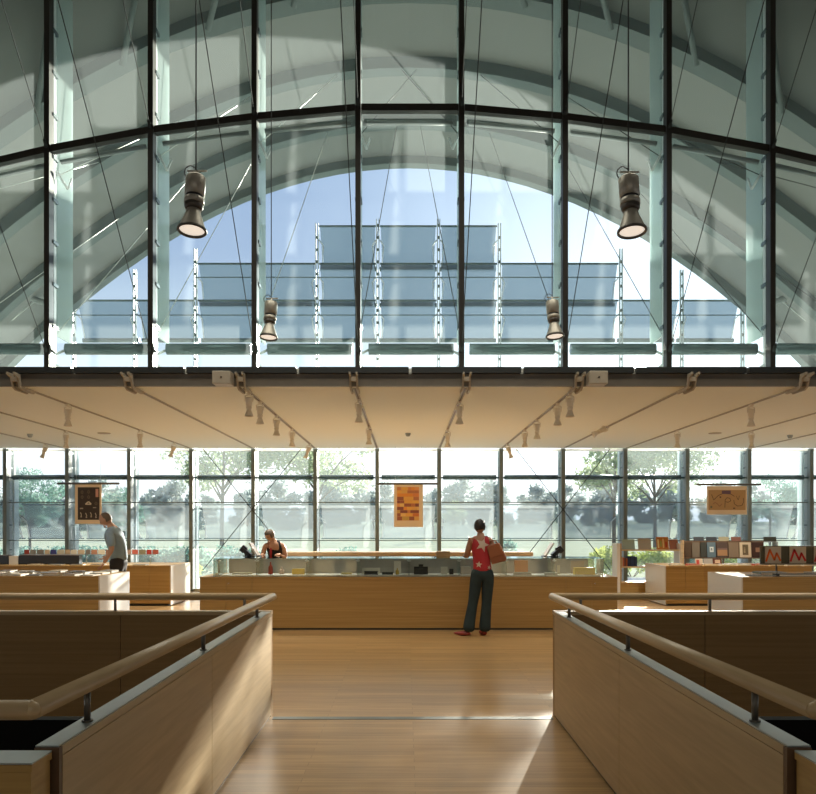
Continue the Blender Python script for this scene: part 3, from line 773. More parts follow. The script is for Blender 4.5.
book_lean(622.5, 635, 549, 539, Y0 + .15, '9fb3ae', 'pale green grey book leaning on top of the shelf', zbase=zt, grp='books on the open shelf')
book_lean(638.5, 651.5, 549, 538, Y0 + .15, 'a8a196', 'beige grey book leaning on top of the shelf', zbase=zt, grp='books on the open shelf')
rr_ = [(.08, .2, .1, .8, 'e8d8a0'), (.3, .42, .2, .7, '8a9a50'), (.5, .62, .1, .85, 'e0c080'), (.72, .86, .15, .6, 'b04020')]
book_lean(657, 669, 549, 536.5, Y0 + .15, 'c07a38', 'orange patterned book leaning on top of the shelf', zbase=zt, grp='books on the open shelf', stripes=rr_)
book_lean(669.5, 678.5, 549, 539, Y0 + .18, 'a8705c', 'brown red book at the right end of the shelf top', zbase=zt, grp='books on the open shelf')
zt = PZ(566.5, Y0)
for i, cc in enumerate(('c8a890', 'b86848', '6a4034', 'a0522c')):
    x = xa + .12 + i * .035
    MB().box(x, x + .03, Y0 + .1, Y0 + .3, zt, zt + .2 - .01 * i).build('book', col(hexc(cc)), label='upright book with %s spine, middle shelf at left' % ('pale', 'orange', 'dark brown', 'rust red')[i], cat='book', group='upright books on the middle shelf')
for i in range(5):
    x = PX(629, Y0) + i * .042
    MB().box(x, x + .038, Y0 + .1, Y0 + .3, zt, zt + .21 + .008 * (i % 2)).build('book', col(hexc(('26304a', '1e2a48', '2a3858', '202c4c', '2c3650')[i])), label='dark blue upright book on the middle shelf, %s of five' % ORD[i], cat='book', group='dark blue books on the middle shelf')

# poster book display on rear right table (stand with covers)
Yr = 16.2
zt = .79
st = empty('display_rack', (PX(725, Yr), Yr + .1, zt), 'dark slanted display rack on the rear right table', 'rack')
xa, xb = PX(684, Yr), PX(765, Yr)
zr0, zr1 = PZ(556.5, Yr), PZ(541, Yr)
MB().box(xa, xb, Yr + .06, Yr + .09, zr0 - .02, zr1).build('panel', M['edge'], st)
MB().box(xa, xb, Yr - .01, Yr + .09, zr0 - .04, zr0 - .02).build('ledge', M['edge'], st)
for x in (xa + .05, (xa + xb) / 2, xb - .05): MB().box(x - .012, x + .012, Yr + .04, Yr + .09, zt, zr0 - .04).build('leg', M['post'], st)
MB().box(xa - .035, xa - .005, Yr - .02, Yr + .12, zt, zr1 + .02).build('side_panel', M['rail'], st)
cov = [(685.5, 691.5, '4a3a28', None, 'dark brown'), (692.5, 700, '6e6454', None, 'grey brown'), (701, 706.5, '3a3c34', None, 'blackish green'), (707.5, 716, '5c7078', [(.3, .75, .35, .7, 'c8d0cc'), (.42, .6, .45, .6, '303840')], 'slate blue with pale square'),
       (717, 728, '504038', [(.05, .95, .1, .5, '9a7450'), (.05, .95, .5, .62, '705850')], 'dusky sunset coloured'), (729, 739, '7c6a56', None, 'taupe'), (740, 751.5, 'c8b89c', [(.25, .75, .15, .85, '6a5c44'), (.35, .5, .3, .7, 'a89878')], 'cream with dark picture'), (752.5, 764, '3a241c', [(.3, .7, .35, .65, '8a6a54')], 'dark red brown')]
for a, b, cc, stp, nm in cov:
    book_lean(a, b, 556.5, 541.5, Yr + .01, cc, '%s book on the dark slanted rack' % nm, zbase=zr0 - .02, tilt=6, grp='books on the dark rack', stripes=stp)
for a, b, cc, nm, stp in ((696, 703, 'c8b8a0', 'cream and red', [(.1, .5, .2, .8, 'b04030')]), (704, 713, '9a948a', 'grey', None), (713.5, 722, '5a3020', 'dark red floral', [(.2, .8, .3, .8, 'c0a080')])):
    book_lean(a, b, 564.5, 557.8, Yr - .15, cc, '%s booklet below the dark slanted rack' % nm, zbase=zt, tilt=12, grp='booklets under the dark rack', stripes=stp)
for i, (a, b, cc, nm) in enumerate(((694, 704, '3c3e40', 'dark grey'), (706.5, 717, '34383c', 'charcoal'), (719, 729, 'a09474', 'khaki'), (731.5, 741, '7a5040', 'brown red'), (764, 776.5, '34342a', 'black patterned'))):
    Yb = 16.55
    e_ = book_lean(a, b, 542, 537.5, Yb, cc, '%s small book on the upper shelf behind the dark rack' % nm, zbase=PZ(541.5, Yb), tilt=10, grp='small books on the upper rack shelf')
MB().box(PX(684, 16.5), PX(778, 16.5), 16.5, 16.7, PZ(541.5, 16.55) - .015, PZ(541.5, 16.55)).box(PX(684, 16.5), PX(684, 16.5) + .03, 16.5, 16.7, zt, PZ(541.5, 16.55) - .015).box(PX(778, 16.5) - .03, PX(778, 16.5), 16.5, 16.7, zt, PZ(541.5, 16.55) - .015).build('rack_shelf', M['strut'], label='thin upper shelf standing behind the dark rack', cat='shelf')

# grey card rack with zigzag prints
Yz = 13.6
xa, xb = PX(762, Yz), PX(860, Yz)
zz0, zz1 = PZ(563.5, Yz), PZ(546, Yz)
st = empty('card_rack', ((xa + xb) / 2, Yz + .1, 0), 'grey green rack at right holding zigzag prints', 'rack')
MB().box(xa, xb, Yz + .05, Yz + .09, zz0, zz1).build('panel', col(hexc('4c4c3c')), st)
MB().box(xa, xb, Yz - .0, Yz + .09, zz0 - .02, zz0).build('ledge', M['post'], st)
for x in (PX(778, Yz), PX(840, Yz)): MB().cyl((x, Yz + .07, 0), (x, Yz + .07, zz0 - .02), .012).build('post', M['post'], st)
MB().box(xa, xb, Yz - .05, Yz + .25, 0, .02).build('foot', M['post'], st)
for i, (a, b, cc, nm) in enumerate(((766, 782, 'd4601e', 'orange zigzag line, leftmost on the grey rack'), (790.5, 807, 'b81e24', 'red zigzag line, middle of the grey rack'), (815, 831, 'b81e24', 'red zigzag line, cut by the right photo edge'))):
    x0, x1 = PX(a, Yz), PX(b, Yz); 
    e_ = empty('art_print', ((x0 + x1) / 2, Yz + .04, zz0 + .002), 'pale square print with ' + nm, 'print', 'zigzag prints on the grey rack')
    MB().box(x0, x1, Yz + .03, Yz + .045, zz0 + .002, zz1 - .01).build('sheet', col(hexc('b8b0a4')), e_)
    pts = [(.0, .15), (.25, .8), (.58, .22), (.74, .6), (1.0, .18)]
    z_ = MB(); W = x1 - x0; H = zz1 - .01 - zz0
    for (u, v), (u2, v2) in zip(pts[:-1], pts[1:]):
        a_ = Vector((x0 + W * (.06 + .88 * u), Yz + .026, zz0 + H * v)); b_ = Vector((x0 + W * (.06 + .88 * u2), Yz + .026, zz0 + H * v2))
        d_ = (b_ - a_).normalized(); n_ = Vector((-d_.z, 0, d_.x)) * .017
        z_.add([a_ - n_ - d_ * .012, b_ - n_ + d_ * .012, b_ + n_ + d_ * .012, a_ + n_ - d_ * .012], [(0, 1, 2, 3)])
    z_.build('zigzag_line', col(hexc(cc)), e_)

# flat books lying on tables
def flat_book(name, x, y, z, w_, d_, h_, color, lab, grp, rot=0, cat='book'):
    e_ = empty(name, (x, y, z), lab, cat, grp)
    MB().box(-w_ / 2, w_ / 2, -d_ / 2, d_ / 2, 0, h_ * .15).box(-w_ / 2, w_ / 2, -d_ / 2, d_ / 2, h_ * .85, h_).box(-w_ / 2, -w_ / 2 + .004, -d_ / 2, d_ / 2, h_ * .15, h_ * .85).build('cover', col(hexc(color)), e_, raw=True)
    MB().box(-w_ / 2 + .005, w_ / 2 - .004, -d_ / 2 + .004, d_ / 2 - .004, h_ * .15, h_ * .85).build('pages', M['paper'], e_, raw=True)
    e_.rotation_euler = (0, 0, R(rot))
    return e_
names = [('c8c4bc', 'white'), ('3a3834', 'black'), ('8c877c', 'grey'), ('b8a888', 'sand coloured'), ('5c5044', 'brown'), ('d8d2c4', 'cream'), ('6c7478', 'slate'), ('a89478', 'tan')]
x = -4.78; i = 0
while x > -6.75:
    for r_, yy in enumerate((11.98, 12.36, 12.74)):
        cc, nm = names[(i * 3 + r_ * 5 + (i * i) % 3) % 8]
        flat_book('booklet', x, yy, .84, .20, .27, .014 + .012 * ((i + r_) % 3), cc, '%s booklet, %s row of the front left table, %s from right end' % (nm, ('front', 'middle', 'back')[r_], ORD[i]), 'booklets on the front left table', (i * 37 % 9) - 4, 'booklet')
    x -= .27; i += 1
for i in range(6):
    cc, nm = names[(i * 5 + 2) % 8]
    flat_book('booklet', -5.35 - i * .42, 15.98, .80, .26, .2, .02, cc, '%s booklet lying on the rear left table, %s from its right end' % (nm, ORD[i]), 'booklets on the rear left table', (i * 23 % 7) - 3, 'booklet')
bl = [(5.20, 11.85, .36, .24, .016, '5c6468', 'slate'), (5.72, 11.82, .62, .22, .035, '3c4246', 'thick dark'), (6.22, 12.2, .3, .25, .04, 'a8a298', 'grey'), (5.6, 12.45, .4, .3, .03, '7890a0', 'blue grey'), (6.1, 11.8, .22, .15, .012, 'd8d4c8', 'small white')]
for x, y, w_, d_, h_, cc, nm in bl:
    flat_book('book', x, y, .84, w_, d_, h_, cc, '%s book lying on the front right table' % nm, 'books lying on the front right table', 0)
for i, (x, w_) in enumerate(((6.6, .3), (6.95, .28), (7.28, .26))):
    MB().box(x - w_ / 2, x + w_ / 2, 11.75, 12.0, .84, .92).build('box', M['paper'], label='white low box on the front right table, %s' % ('left of three', 'middle of three', 'right of three')[i], cat='box', group='white boxes on the front right table')
MB().cyl((PX(777, 11.7), 11.7, .84), (PX(777, 11.7), 11.7, 1.0), .006, 8).box(PX(777, 11.7) - .05, PX(777, 11.7) + .05, 11.66, 11.74, .84, .848).build('sign_stand', M['black'], label='thin black stand on the front right table', cat='stand')
for i in range(9):
    x = 5.35 + i * .33
    cc, nm = [('d0c8b8', 'cream'), ('e0dcd0', 'white'), ('c8b090', 'tan'), ('b4503c', 'red')][(i * 3) % 4]
    flat_book('booklet', x, 15.98, .79, .27, .2, .03, cc, '%s booklet on the front edge of the rear right table, %s from its white end' % (nm, ORD[i]), 'booklets on the rear right table', 0, 'booklet')

# left: card rail and boxes on the rear left table
Yc = 16.7
cr = empty('card_rail', (PX(90, Yc), Yc, .80), 'thin steel card rail on the rear left table', 'rail')
zc = PZ(554.2, Yc)
MB().box(PX(22, Yc), PX(156, Yc), Yc, Yc + .05, zc - .012, zc).build('ledge', M['steel'], cr)
for px in (50, 86, 124, 150): MB().cyl((PX(px, Yc), Yc + .03, .8), (PX(px, Yc), Yc + .03, zc - .012), .007).build('post', M['steel'], cr)
px = 24; i = 0
cs = [('9a4034', 'brick red'), ('8a8478', 'grey'), ('7c766a', 'taupe'), ('c0a888', 'sand'), ('34386a', 'deep blue'), ('b0a890', 'beige'), ('a89070', 'tan'), ('c4b8a0', 'pale cream'), ('b8a488', 'oat'), ('706a60', 'dark taupe'), ('a8785c', 'terracotta'), ('c8c0a8', 'ivory'), ('8c6450', 'brown'), ('b09a7c', 'camel'), ('d0a898', 'pink'), ('a08878', 'mauve brown'), ('b45c4c', 'coral'), ('80785c', 'olive'), ('a03428', 'bright red'), ('9c5040', 'rust')]
while px < 153:
    w_ = 5 + (i * 7 % 3)
    x0, x1 = PX(px, Yc), PX(px + w_, Yc)
    MB().box(x0, x1, Yc + .012, Yc + .022, zc, zc + .095).build('postcard_pack', col(hexc(cs[i % 20][0])), label='%s pack of cards on the thin card rail' % cs[i % 20][1], cat='cards', group='card packs on the rail')
    px += w_ + .8; i += 1
for a, b, lab in ((-12, 8.5, 'at the far left'), (18.5, 79, 'left of the man')):
    Yd = 16.2; x0, x1 = PX(a, Yd), PX(b, Yd)
    e_ = empty('disc_box', ((x0 + x1) / 2, Yd, .8), 'long black box of discs on the rear left table %s' % lab, 'box', 'black disc boxes')
    zt_ = PZ(555.5, Yd)
    MB().box(x0, x1, Yd, Yd + .01, .8, zt_).box(x0, x1, Yd + .15, Yd + .16, .8, zt_).box(x0, x0 + .01, Yd + .01, Yd + .15, .8, zt_).box(x1 - .01, x1, Yd + .01, Yd + .15, .8, zt_).box(x0, x1, Yd + .01, Yd + .15, .8, .81).build('box', M['black'], e_)
    m_ = MB(); xx = x0 + .02
    while xx < x1 - .03:
        m_.box(xx, xx + .012, Yd + .015, Yd + .14, .811, zt_ + .012); xx += .024
    m_.build('disc_cases', M['edge'], e_, kind='stuff')
MB().box(PX(9, 16.2), PX(18, 16.2), 16.2, 16.36, .8, PZ(556, 16.2)).build('box', M['paper'], label='white box between the two long black disc boxes', cat='box')

# ---------------------------------------------------------------- hanging posters
def poster(lab, px0, px1, py0, py1, rx0, rx1, ry, inner, builder):
    Y = 18.9
    x0, x1, z0, z1 = PX(px0, Y), PX(px1, Y), PZ(py1, Y), PZ(py0, Y)
    e_ = empty('hanging_poster', ((x0 + x1) / 2, Y, z0), lab, 'poster', 'posters hanging before the facade')
    MB().box(x0, x1, Y, Y + .015, z0, z1).build('sheet', bright(hexc('d8b8a0')), e_)
    MB().cyl((PX(rx0, Y), Y + .01, PZ(ry, Y)), (PX(rx1, Y), Y + .01, PZ(ry, Y)), .026, 10).build('hanging_rod', M['post'], e_)
    r = MB()
    for x in (x0 + .03, x1 - .03): r.cyl((x, Y + .008, PZ(ry, Y)), (x, Y + .008, CZ - .001), .003, 6)
    r.build('wire', M['steel'], e_)
    ix0, ix1, iz0, iz1 = PX(inner[0], Y), PX(inner[1], Y), PZ(inner[3], Y), PZ(inner[2], Y)
    MB().box(ix0, ix1, Y - .002, Y - .0003, iz0, iz1).build('picture', bright(hexc(inner[4])), e_)
    def rect(u0, u1, v0, v1, c, nm='picture_patch'):
        MB().box(ix0 + (ix1 - ix0) * u0, ix0 + (ix1 - ix0) * u1, Y - .004, Y - .0022, iz0 + (iz1 - iz0) * v0, iz0 + (iz1 - iz0) * v1).build(nm, bright(hexc(c)), e_)
    def line(pts, c, w_=.012):
        m_ = MB()
        q = [Vector((ix0 + (ix1 - ix0) * u, Y - .003, iz0 + (iz1 - iz0) * v)) for u, v in pts]
        for a, b in zip(q[:-1], q[1:]):
            if (b - a).length < 1e-5: continue
            d = (b - a).normalized(); n_ = Vector((-d.z, 0, d.x)) * w_ / 2
            m_.add([a - n_, b - n_, b + n_, a + n_], [(0, 1, 2, 3)])
        m_.build('picture_line', bright(hexc(c)), e_)
    builder(rect, line)
def bA(rect, line):
    rng = random.Random(3)
    for i, (u, v) in enumerate(((.12, .08), (.36, .06), (.58, .08), (.8, .06))):
        line([(u, v + .15), (u + .05, v + .08), (u + .02, v), (u + .07, v + .02)], 'a89c8c', .02)
    line([(.35, .48), (.5, .56), (.62, .48), (.35, .48)], 'b8b0a0', .03)
    rect(.82, .95, .7, .95, 'b88878'); rect(.1, .25, .33, .37, '948a7c'); rect(.7, .85, .36, .39, '948a7c')
    for u, v in ((.2, .85), (.2, .7), (.5, .86), (.5, .7), (.84, .5)):
        line([(u - .06, v), (u, v + .05), (u + .06, v), (u, v - .05), (u - .06, v)], '645848', .012)
def bB(rect, line):
    rng = random.Random(11)
    cs_ = ['c8823a', 'd89a4c', 'b86c3c', 'c49a58', 'a8684a', 'd0a050', 'b87850', 'c88c58', '8a5040', 'd8a868', '7a4440', 'c07848', 'b09050']
    v = .0
    rows = [.12, .10, .09, .10, .10, .09, .11, .10, .09, .10]
    for h_ in rows:
        u = 0.
        while u < .999:
            w_ = min(rng.uniform(.12, .36), 1 - u)
            if 1 - u - w_ < .08: w_ = 1 - u
            rect(u + .003, u + w_ - .003, v + .004, min(v + h_ - .004, .999), rng.choice(cs_)); u += w_
        v += h_
def bC(rect, line):
    rect(.36, .6, .8, .97, '5c4658')
    line([(.08, .78), (.14, .5), (.26, .72), (.38, .82), (.6, .8), (.7, .68)], '4a3828', .014)
    line([(.68, .5), (.7, .3), (.78, .2), (.9, .22), (.95, .4), (.94, .6)], '4a3828', .014)
    line([(.44, .12), (.45, .5), (.5, .62), (.58, .58), (.6, .45), (.52, .38), (.46, .42)], '4a3828', .014)
    line([(.12, .3), (.18, .38), (.24, .3), (.3, .18), (.36, .3)], '7a4838', .012)
    line([(.75, .7), (.8, .5), (.84, .72)], '4a3828', .012); rect(.05, .1, .1, .2, '586048'); rect(.66, .72, .06, .12, '4a3828'); rect(.3, .34, .6, .68, '4a3828')
poster('tall dark poster with cream margins hanging at left', 75, 101.5, 484.5, 524, 57, 119, 483.5, (77.8, 99.5, 487.3, 519.8, '2c2018'), bA)
poster('orange brown patchwork poster hanging in the middle', 394, 423, 484.5, 527, 377, 438, 483.8, (397, 419, 487, 520.5, 'c08a58'), bB)
poster('wide tan poster with dark curved lines at right', 707, 747, 486, 514.5, 697, 761, 484.5, (708.5, 745.5, 490, 510, 'a08058'), bC)

# ---------------------------------------------------------------- people
DG = None
UNDER = ('pel', 'waist', 'chest', 'upch', 'hipL', 'hipR', 'knL', 'knR', 'hipF', 'hipB', 'knF', 'knB', 'anL', 'anR', 'anF', 'anB')
def skin_mesh(name, joints, edges, mat, parent, sub=2, smooth=True, label=None, root=0, post=None):
    if name == 'body':
        joints = {k: (p, (tuple(q * .80 for q in r_) if isinstance(r_, tuple) else r_ * .80) if k in UNDER else r_) for k, (p, r_) in joints.items()}
    me = bpy.data.meshes.new(name)
    ks = list(joints)
    idx = {k: i for i, k in enumerate(ks)}
    me.from_pydata([joints[k][0] for k in ks], [(idx[a], idx[b]) for a, b in edges], [])
    o = bpy.data.objects.new(name, me); COL.objects.link(o)
    o.modifiers.new('s', 'SKIN'); 
    sm = o.modifiers.new('sub', 'SUBSURF'); sm.levels = sub; sm.render_levels = sub
    sv = me.skin_vertices[0].data

    for k in ks:
        r = joints[k][1]
        sv[idx[k]].radius = r if isinstance(r, tuple) else (r, r)
        sv[idx[k]].use_root = (idx[k] == 0)
    dg = bpy.context.evaluated_depsgraph_get(); dg.update()
    m2 = bpy.data.meshes.new_from_object(o.evaluated_get(dg))
    bpy.data.objects.remove(o)
    if post:
        for v in m2.vertices: v.co = post(v.co)
    m2.name = name
    o2 = bpy.data.objects.new(name, m2); COL.objects.link(o2); o2.parent = parent
    m2.materials.clear(); m2.materials.append(mat)
    for p in m2.polygons: p.use_smooth = True; p.material_index = 0
    if label: o2['label'] = label
    return o2

def ell(mb_, c, r, M_=None, n=20, m=14, fn=None):
    M_ = M_ or Matrix()
    vs = []; fs = []
    for j in range(m + 1):
        ph = math.pi * j / m
        for i in range(n):
            t = 2 * math.pi * i / n
            v = Vector((math.sin(ph) * math.cos(t), math.sin(ph) * math.sin(t), math.cos(ph)))
            if fn: v = fn(v)
            vs.append(M_ @ Vector((c[0] + v.x * r[0], c[1] + v.y * r[1], c[2] + v.z * r[2])))
    for j in range(m):
        for i in range(n): fs.append((j * n + i, (j + 1) * n + i, (j + 1) * n + (i + 1) % n, j * n + (i + 1) % n))
    return mb_.add(vs, fs, True)

def head(parent, c, H, hairmat, skinmat, rotM, hair='short'):
    """head centred at c, height H, facing +Y before rotM"""
    T = Matrix.Translation(c) @ rotM
    def shp(v):
        v = v.copy()
        if v.z < -.1: v.x *= 1 - .35 * min(1, (-v.z - .1)); v.y *= 1 - .18 * (-v.z - .1)
        if v.y > .2 and v.z < .3: v.y *= .97
        return v
    m_ = MB()
    ell(m_, (0, 0, 0), (H * .345, H * .43, H * .5), T, 24, 18, shp)
    # nose, brow, lips
    ell(m_, (0, H * .42, -H * .06), (H * .05, H * .09, H * .10), T, 10, 8)
    ell(m_, (0, H * .37, -H * .25), (H * .11, H * .05, H * .03), T, 10, 6)
    ell(m_, (0, H * .36, -H * .40), (H * .12, H * .07, H * .08), T, 10, 6)
    for s in (-1, 1): 
        ell(m_, (s * H * .345, -H * .02, -H * .04), (H * .03, H * .07, H * .12), T, 10, 8)
    hd = m_.build('head', skinmat, parent, raw=True)
    e1 = MB()
    for s in (-1, 1): ell(e1, (s * H * .15, H * .385, H * .03), (H * .05, H * .03, H * .028), T, 10, 6)
    e1.build('eyes', M['black'], hd, raw=True)
    h_ = MB()
    def hs(v):
        v = v.copy()
        return v
    if hair == 'bald':
        def hs2(v):
            v = v.copy(); return v
        mm = MB(); ell(mm, (0, -H * .035, H * .02), (H * .355, H * .43, H * .50), T, 28, 20)
        keep = []
        inv = T.inverted()
        fs = []
        for f in mm.f:
            cc = sum((inv @ mm.v[i] for i in f), Vector()) / len(f)
            if cc.y < -H * .02 and cc.z > -H * .3: fs.append(f)
        mm.f = fs; mm.mi = [0] * len(fs); mm.sm = [True] * len(fs)
        mm.build('hair', hairmat, parent, raw=True)
    else:
        mm = MB(); ell(mm, (0, -H * .03, H * .045), (H * .385, H * .47, H * .50), T, 32, 24, lambda v: v * (1 + .045 * math.sin(v.x * 23 + v.z * 17) * math.cos(v.y * 19)))
        inv = T.inverted(); fs = []
        for f in mm.f:
            cc = sum((inv @ mm.v[i] for i in f), Vector()) / len(f)
            if (cc.y < H * .20 and cc.z > -H * (.32 if cc.y < -H * .1 else .12)) or cc.z > H * .26: fs.append(f)
        mm.f = fs; mm.mi = [0] * len(fs); mm.sm = [True] * len(fs)
        o = mm.build('hair', hairmat, parent, raw=True)
    return hd

def hand(parent, wrist, dirv, palmn, mat, size=1., curl=.6, thumb=1, name='hand'):
    d = Vector(dirv).normalized(); n = Vector(palmn).normalized(); n = (n - d * n.dot(d)).normalized(); s = d.cross(n) * thumb
    J = {}; E = []
    w_ = Vector(wrist)
    J['w'] = (w_, .024 * size); J['p'] = (w_ + d * .045 * size, (.034 * size, .017 * size)); E.append(('w', 'p'))
    J['q'] = (w_ + d * .08 * size, (.036 * size, .015 * size)); E.append(('p', 'q'))
    o = skin_mesh(name, J, E, mat, parent, 2)
    for k, (off, ln) in enumerate(((-.030, .062), (-.010, .073), (.010, .068), (.029, .052))):
        base = w_ + d * .068 * size + s * -off * size
        pts = [base]; dd = d.copy()
        for q in range(3):
            a = curl * (.35 + .5 * q)
            dd = (d * math.cos(a) + n * math.sin(a))
            pts.append(pts[-1] + dd * ln * size * (.45, .32, .25)[q])
        J = {i: (p, .0088 * size * (1, .95, .85, .7)[i]) for i, p in enumerate(pts)}
        skin_mesh('finger', J, [(0, 1), (1, 2), (2, 3)], mat, o, 1)
    b = w_ + d * .02 * size + s * .018 * size
    J = {0: (b, .012 * size), 1: (b + (s * .7 + d * .5 + n * .3) * .03 * size, .0105 * size), 2: (b + (s * .9 + d * 1.1 + n * .7) * .042 * size, .009 * size)}
    skin_mesh('thumb', J, [(0, 1), (1, 2)], mat, o, 1)
    return o

def torso_post(cx, cy, zlo, zhi, sy):
    return None

# ---- customer in front of the counter (seen from behind)
def customer():
    e_ = empty('person', (1.045, 11.52, 0), 'woman in red top and dark jeans standing at the counter, brown bag under arm', 'person')
    J = {
        'pel': ((0.0, 0, .97), (.145, .105)), 'waist': ((-.01, .01, 1.10), (.118, .09)), 'chest': ((-.02, .03, 1.27), (.135, .10)), 'upch': ((-.025, .025, 1.39), (.14, .082)),
        'neckb': ((-.025, .03, 1.46), .055), 'neck': ((-.02, .045, 1.52), .048),
        'shL': ((-.165, .02, 1.40), .055), 'elL': ((-.225, .08, 1.16), .047), 'wrL': ((-.24, .30, 1.165), .027),
        'shR': ((.12, .02, 1.40), .055), 'elR': ((.20, -.04, 1.15), .047), 'wrR': ((.16, .18, 1.14), .027),
        'hipL': ((-.075, 0, .88), (.10, .10)), 'knL': ((-.135, .02, .49), .062), 'anL': ((-.205, -.02, .09), .042), 
        'hipR': ((.075, 0, .88), (.10, .10)), 'knR': ((.065, .01, .49), .062), 'anR': ((.035, .02, .09), .042),
    }
    E = [('pel', 'waist'), ('waist', 'chest'), ('chest', 'upch'), ('upch', 'neckb'), ('neckb', 'neck'), ('upch', 'shL'), ('shL', 'elL'), ('elL', 'wrL'),
         ('upch', 'shR'), ('shR', 'elR'), ('elR', 'wrR'), ('pel', 'hipL'), ('hipL', 'knL'), ('knL', 'anL'), ('pel', 'hipR'), ('hipR', 'knR'), ('knR', 'anR')]
    skin_mesh('body', J, E, M['skin2'], e_)
    head(e_, Vector((-.035, .06, 1.59)), .215, M['hairdark'], M['skin2'], Matrix.Rotation(R(14), 4, 'Z') @ Matrix.Rotation(R(-18), 4, 'X'))
    T = {'a0': ((.0, 0, .90), (.150, .118)), 'a': ((.0, 0, 1.0), (.150, .116)), 'b': ((-.01, .01, 1.10), (.132, .105)), 'c': ((-.02, .03, 1.27), (.150, .116)), 'd': ((-.025, .025, 1.385), (.150, .108)), 'f': ((-.025, .028, 1.455), (.10, .07)),
         'sl': ((-.135, .02, 1.41), (.066, .066)), 'sr': ((.095, .02, 1.41), (.066, .066))}
    top = skin_mesh('red_top', T, [('a0', 'a'), ('a', 'b'), ('b', 'c'), ('c', 'd'), ('d', 'f'), ('d', 'sl'), ('d', 'sr')], M['red'], e_, label='red sleeveless top with a pale star')
    # pale star pattern on the back
    def star(cx, cz, r, y, n=5, rot=0.2, stretch=1.):
        vs = []
        for i in range(2 * n):
            rr2 = r if i % 2 == 0 else r * .42
            t = math.pi * i / n + rot
            vs.append((cx + rr2 * math.sin(t), cz + rr2 * math.cos(t) * stretch))
        return vs
    from mathutils.bvhtree import BVHTree
    bvh = BVHTree.FromPolygons([v.co for v in top.data.vertices], [list(p.vertices) for p in top.data.polygons])
    for cx, cz, r, rot, st_ in ((-.005, 1.335, .105, .35, 1.1), (-.06, 1.045, .05, .1, 1), (.09, 1.0, .03, .4, 1)):
        pts = star(cx, cz, r, 0, rot=rot, stretch=st_)
        m_ = MB(); K = 5
        c0 = Vector((cx, 0, cz)); rows = []
        for k in range(K + 1):
            row = []
            for (x, z) in pts:
                x2 = cx + (x - cx) * k / K; z2 = cz + (z - cz) * k / K
                h = bvh.ray_cast(Vector((x2, -1, z2)), Vector((0, 1, 0)))
                y = (h[0].y if h[0] else -.06) - .004
                row.append((x2, y, z2))
            rows.append(row)
        vs = [p for row in rows for p in row]; n2 = len(pts)
        m_.add(vs, [(k * n2 + i, k * n2 + (i + 1) % n2, (k + 1) * n2 + (i + 1) % n2, (k + 1) * n2 + i) for k in range(K) for i in range(n2)], True)
        m_.build('star_print', col(hexc('c8b8a8')), top, raw=True)
    Jn = {'p': ((0, 0, .965), (.158, .122)), 'w': ((0, .005, 1.02), (.145, .11)), 'hl': ((-.078, 0, .86), (.105, .112)), 'kl': ((-.135, .02, .49), (.075, .078)), 'fl': ((-.195, -.01, .17), (.078, .09)), 'bl': ((-.205, -.02, .045), (.086, .105)),
          'hr': ((.078, 0, .86), (.105, .112)), 'kr': ((.065, .01, .49), (.075, .078)), 'fr': ((.04, .02, .17), (.078, .09)), 'br': ((.035, .02, .045), (.086, .105))}
    skin_mesh('jeans', Jn, [('p', 'w'), ('p', 'hl'), ('hl', 'kl'), ('kl', 'fl'), ('fl', 'bl'), ('p', 'hr'), ('hr', 'kr'), ('kr', 'fr'), ('fr', 'br')], M['jeans'], e_, label='dark flared jeans')
    for (x, y, a) in ((-.24, -.02, 70), (.03, .05, 15)):
        T = Matrix.Translation((x, y, 0)) @ Matrix.Rotation(R(a), 4, 'Z')
        s_ = MB(); ell(s_, (0, .06, .035), (.042, .135, .036), T, 18, 10, lambda v: Vector((v.x * (1 - .15 * v.y), v.y, max(v.z, -.95) * (1 - .35 * max(0, v.y)))))
        s_.build('shoe', M['shoe'], e_, raw=True)
    hand(e_, (-.24, .30, 1.165), (.1, 1, .05), (.3, 0, -1), M['skin2'], .95, .9, -1)
    hand(e_, (.16, .18, 1.14), (-.5, .8, .1), (-.6, -.4, -.6), M['skin2'], .95, .9, 1)
    e_.scale = (.98, .98, .985)
    return e_
customer()
# bag held under her right arm
b = empty('shoulder_bag', (1.285, 11.47, 1.06), 'brown leather bag held under the arm of the woman in red', 'bag')
T = Matrix.Rotation(R(-16), 4, 'Y') @ Matrix.Rotation(R(-14), 4, 'Z')
m_ = MB(); m_.prism([(-.11, 0), (.10, .0), (.115, .05), (.075, .26), (.055, .275), (-.085, .275), (-.115, .24)], 'y', -.045, .045)
m_.v = [T @ v for v in m_.v]; m_.build('body', M['bag'], b, raw=True, bevel=.02)
m_ = MB(); m_.prism([(-.10, .10), (.085, .10), (.07, .262), (-.09, .262)], 'y', -.052, -.046); m_.v = [T @ v for v in m_.v]; m_.build('flap', col((.34, .12, .055), .45), b, raw=True, bevel=.003)
m_ = MB(); m_.tube([T @ Vector(p) for p in ((-.07, 0, .265), (-.06, 0, .31), (-.02, 0, .33), (.03, 0, .31), (.045, 0, .265))], .01); m_.build('strap', M['bag'], b, raw=True)

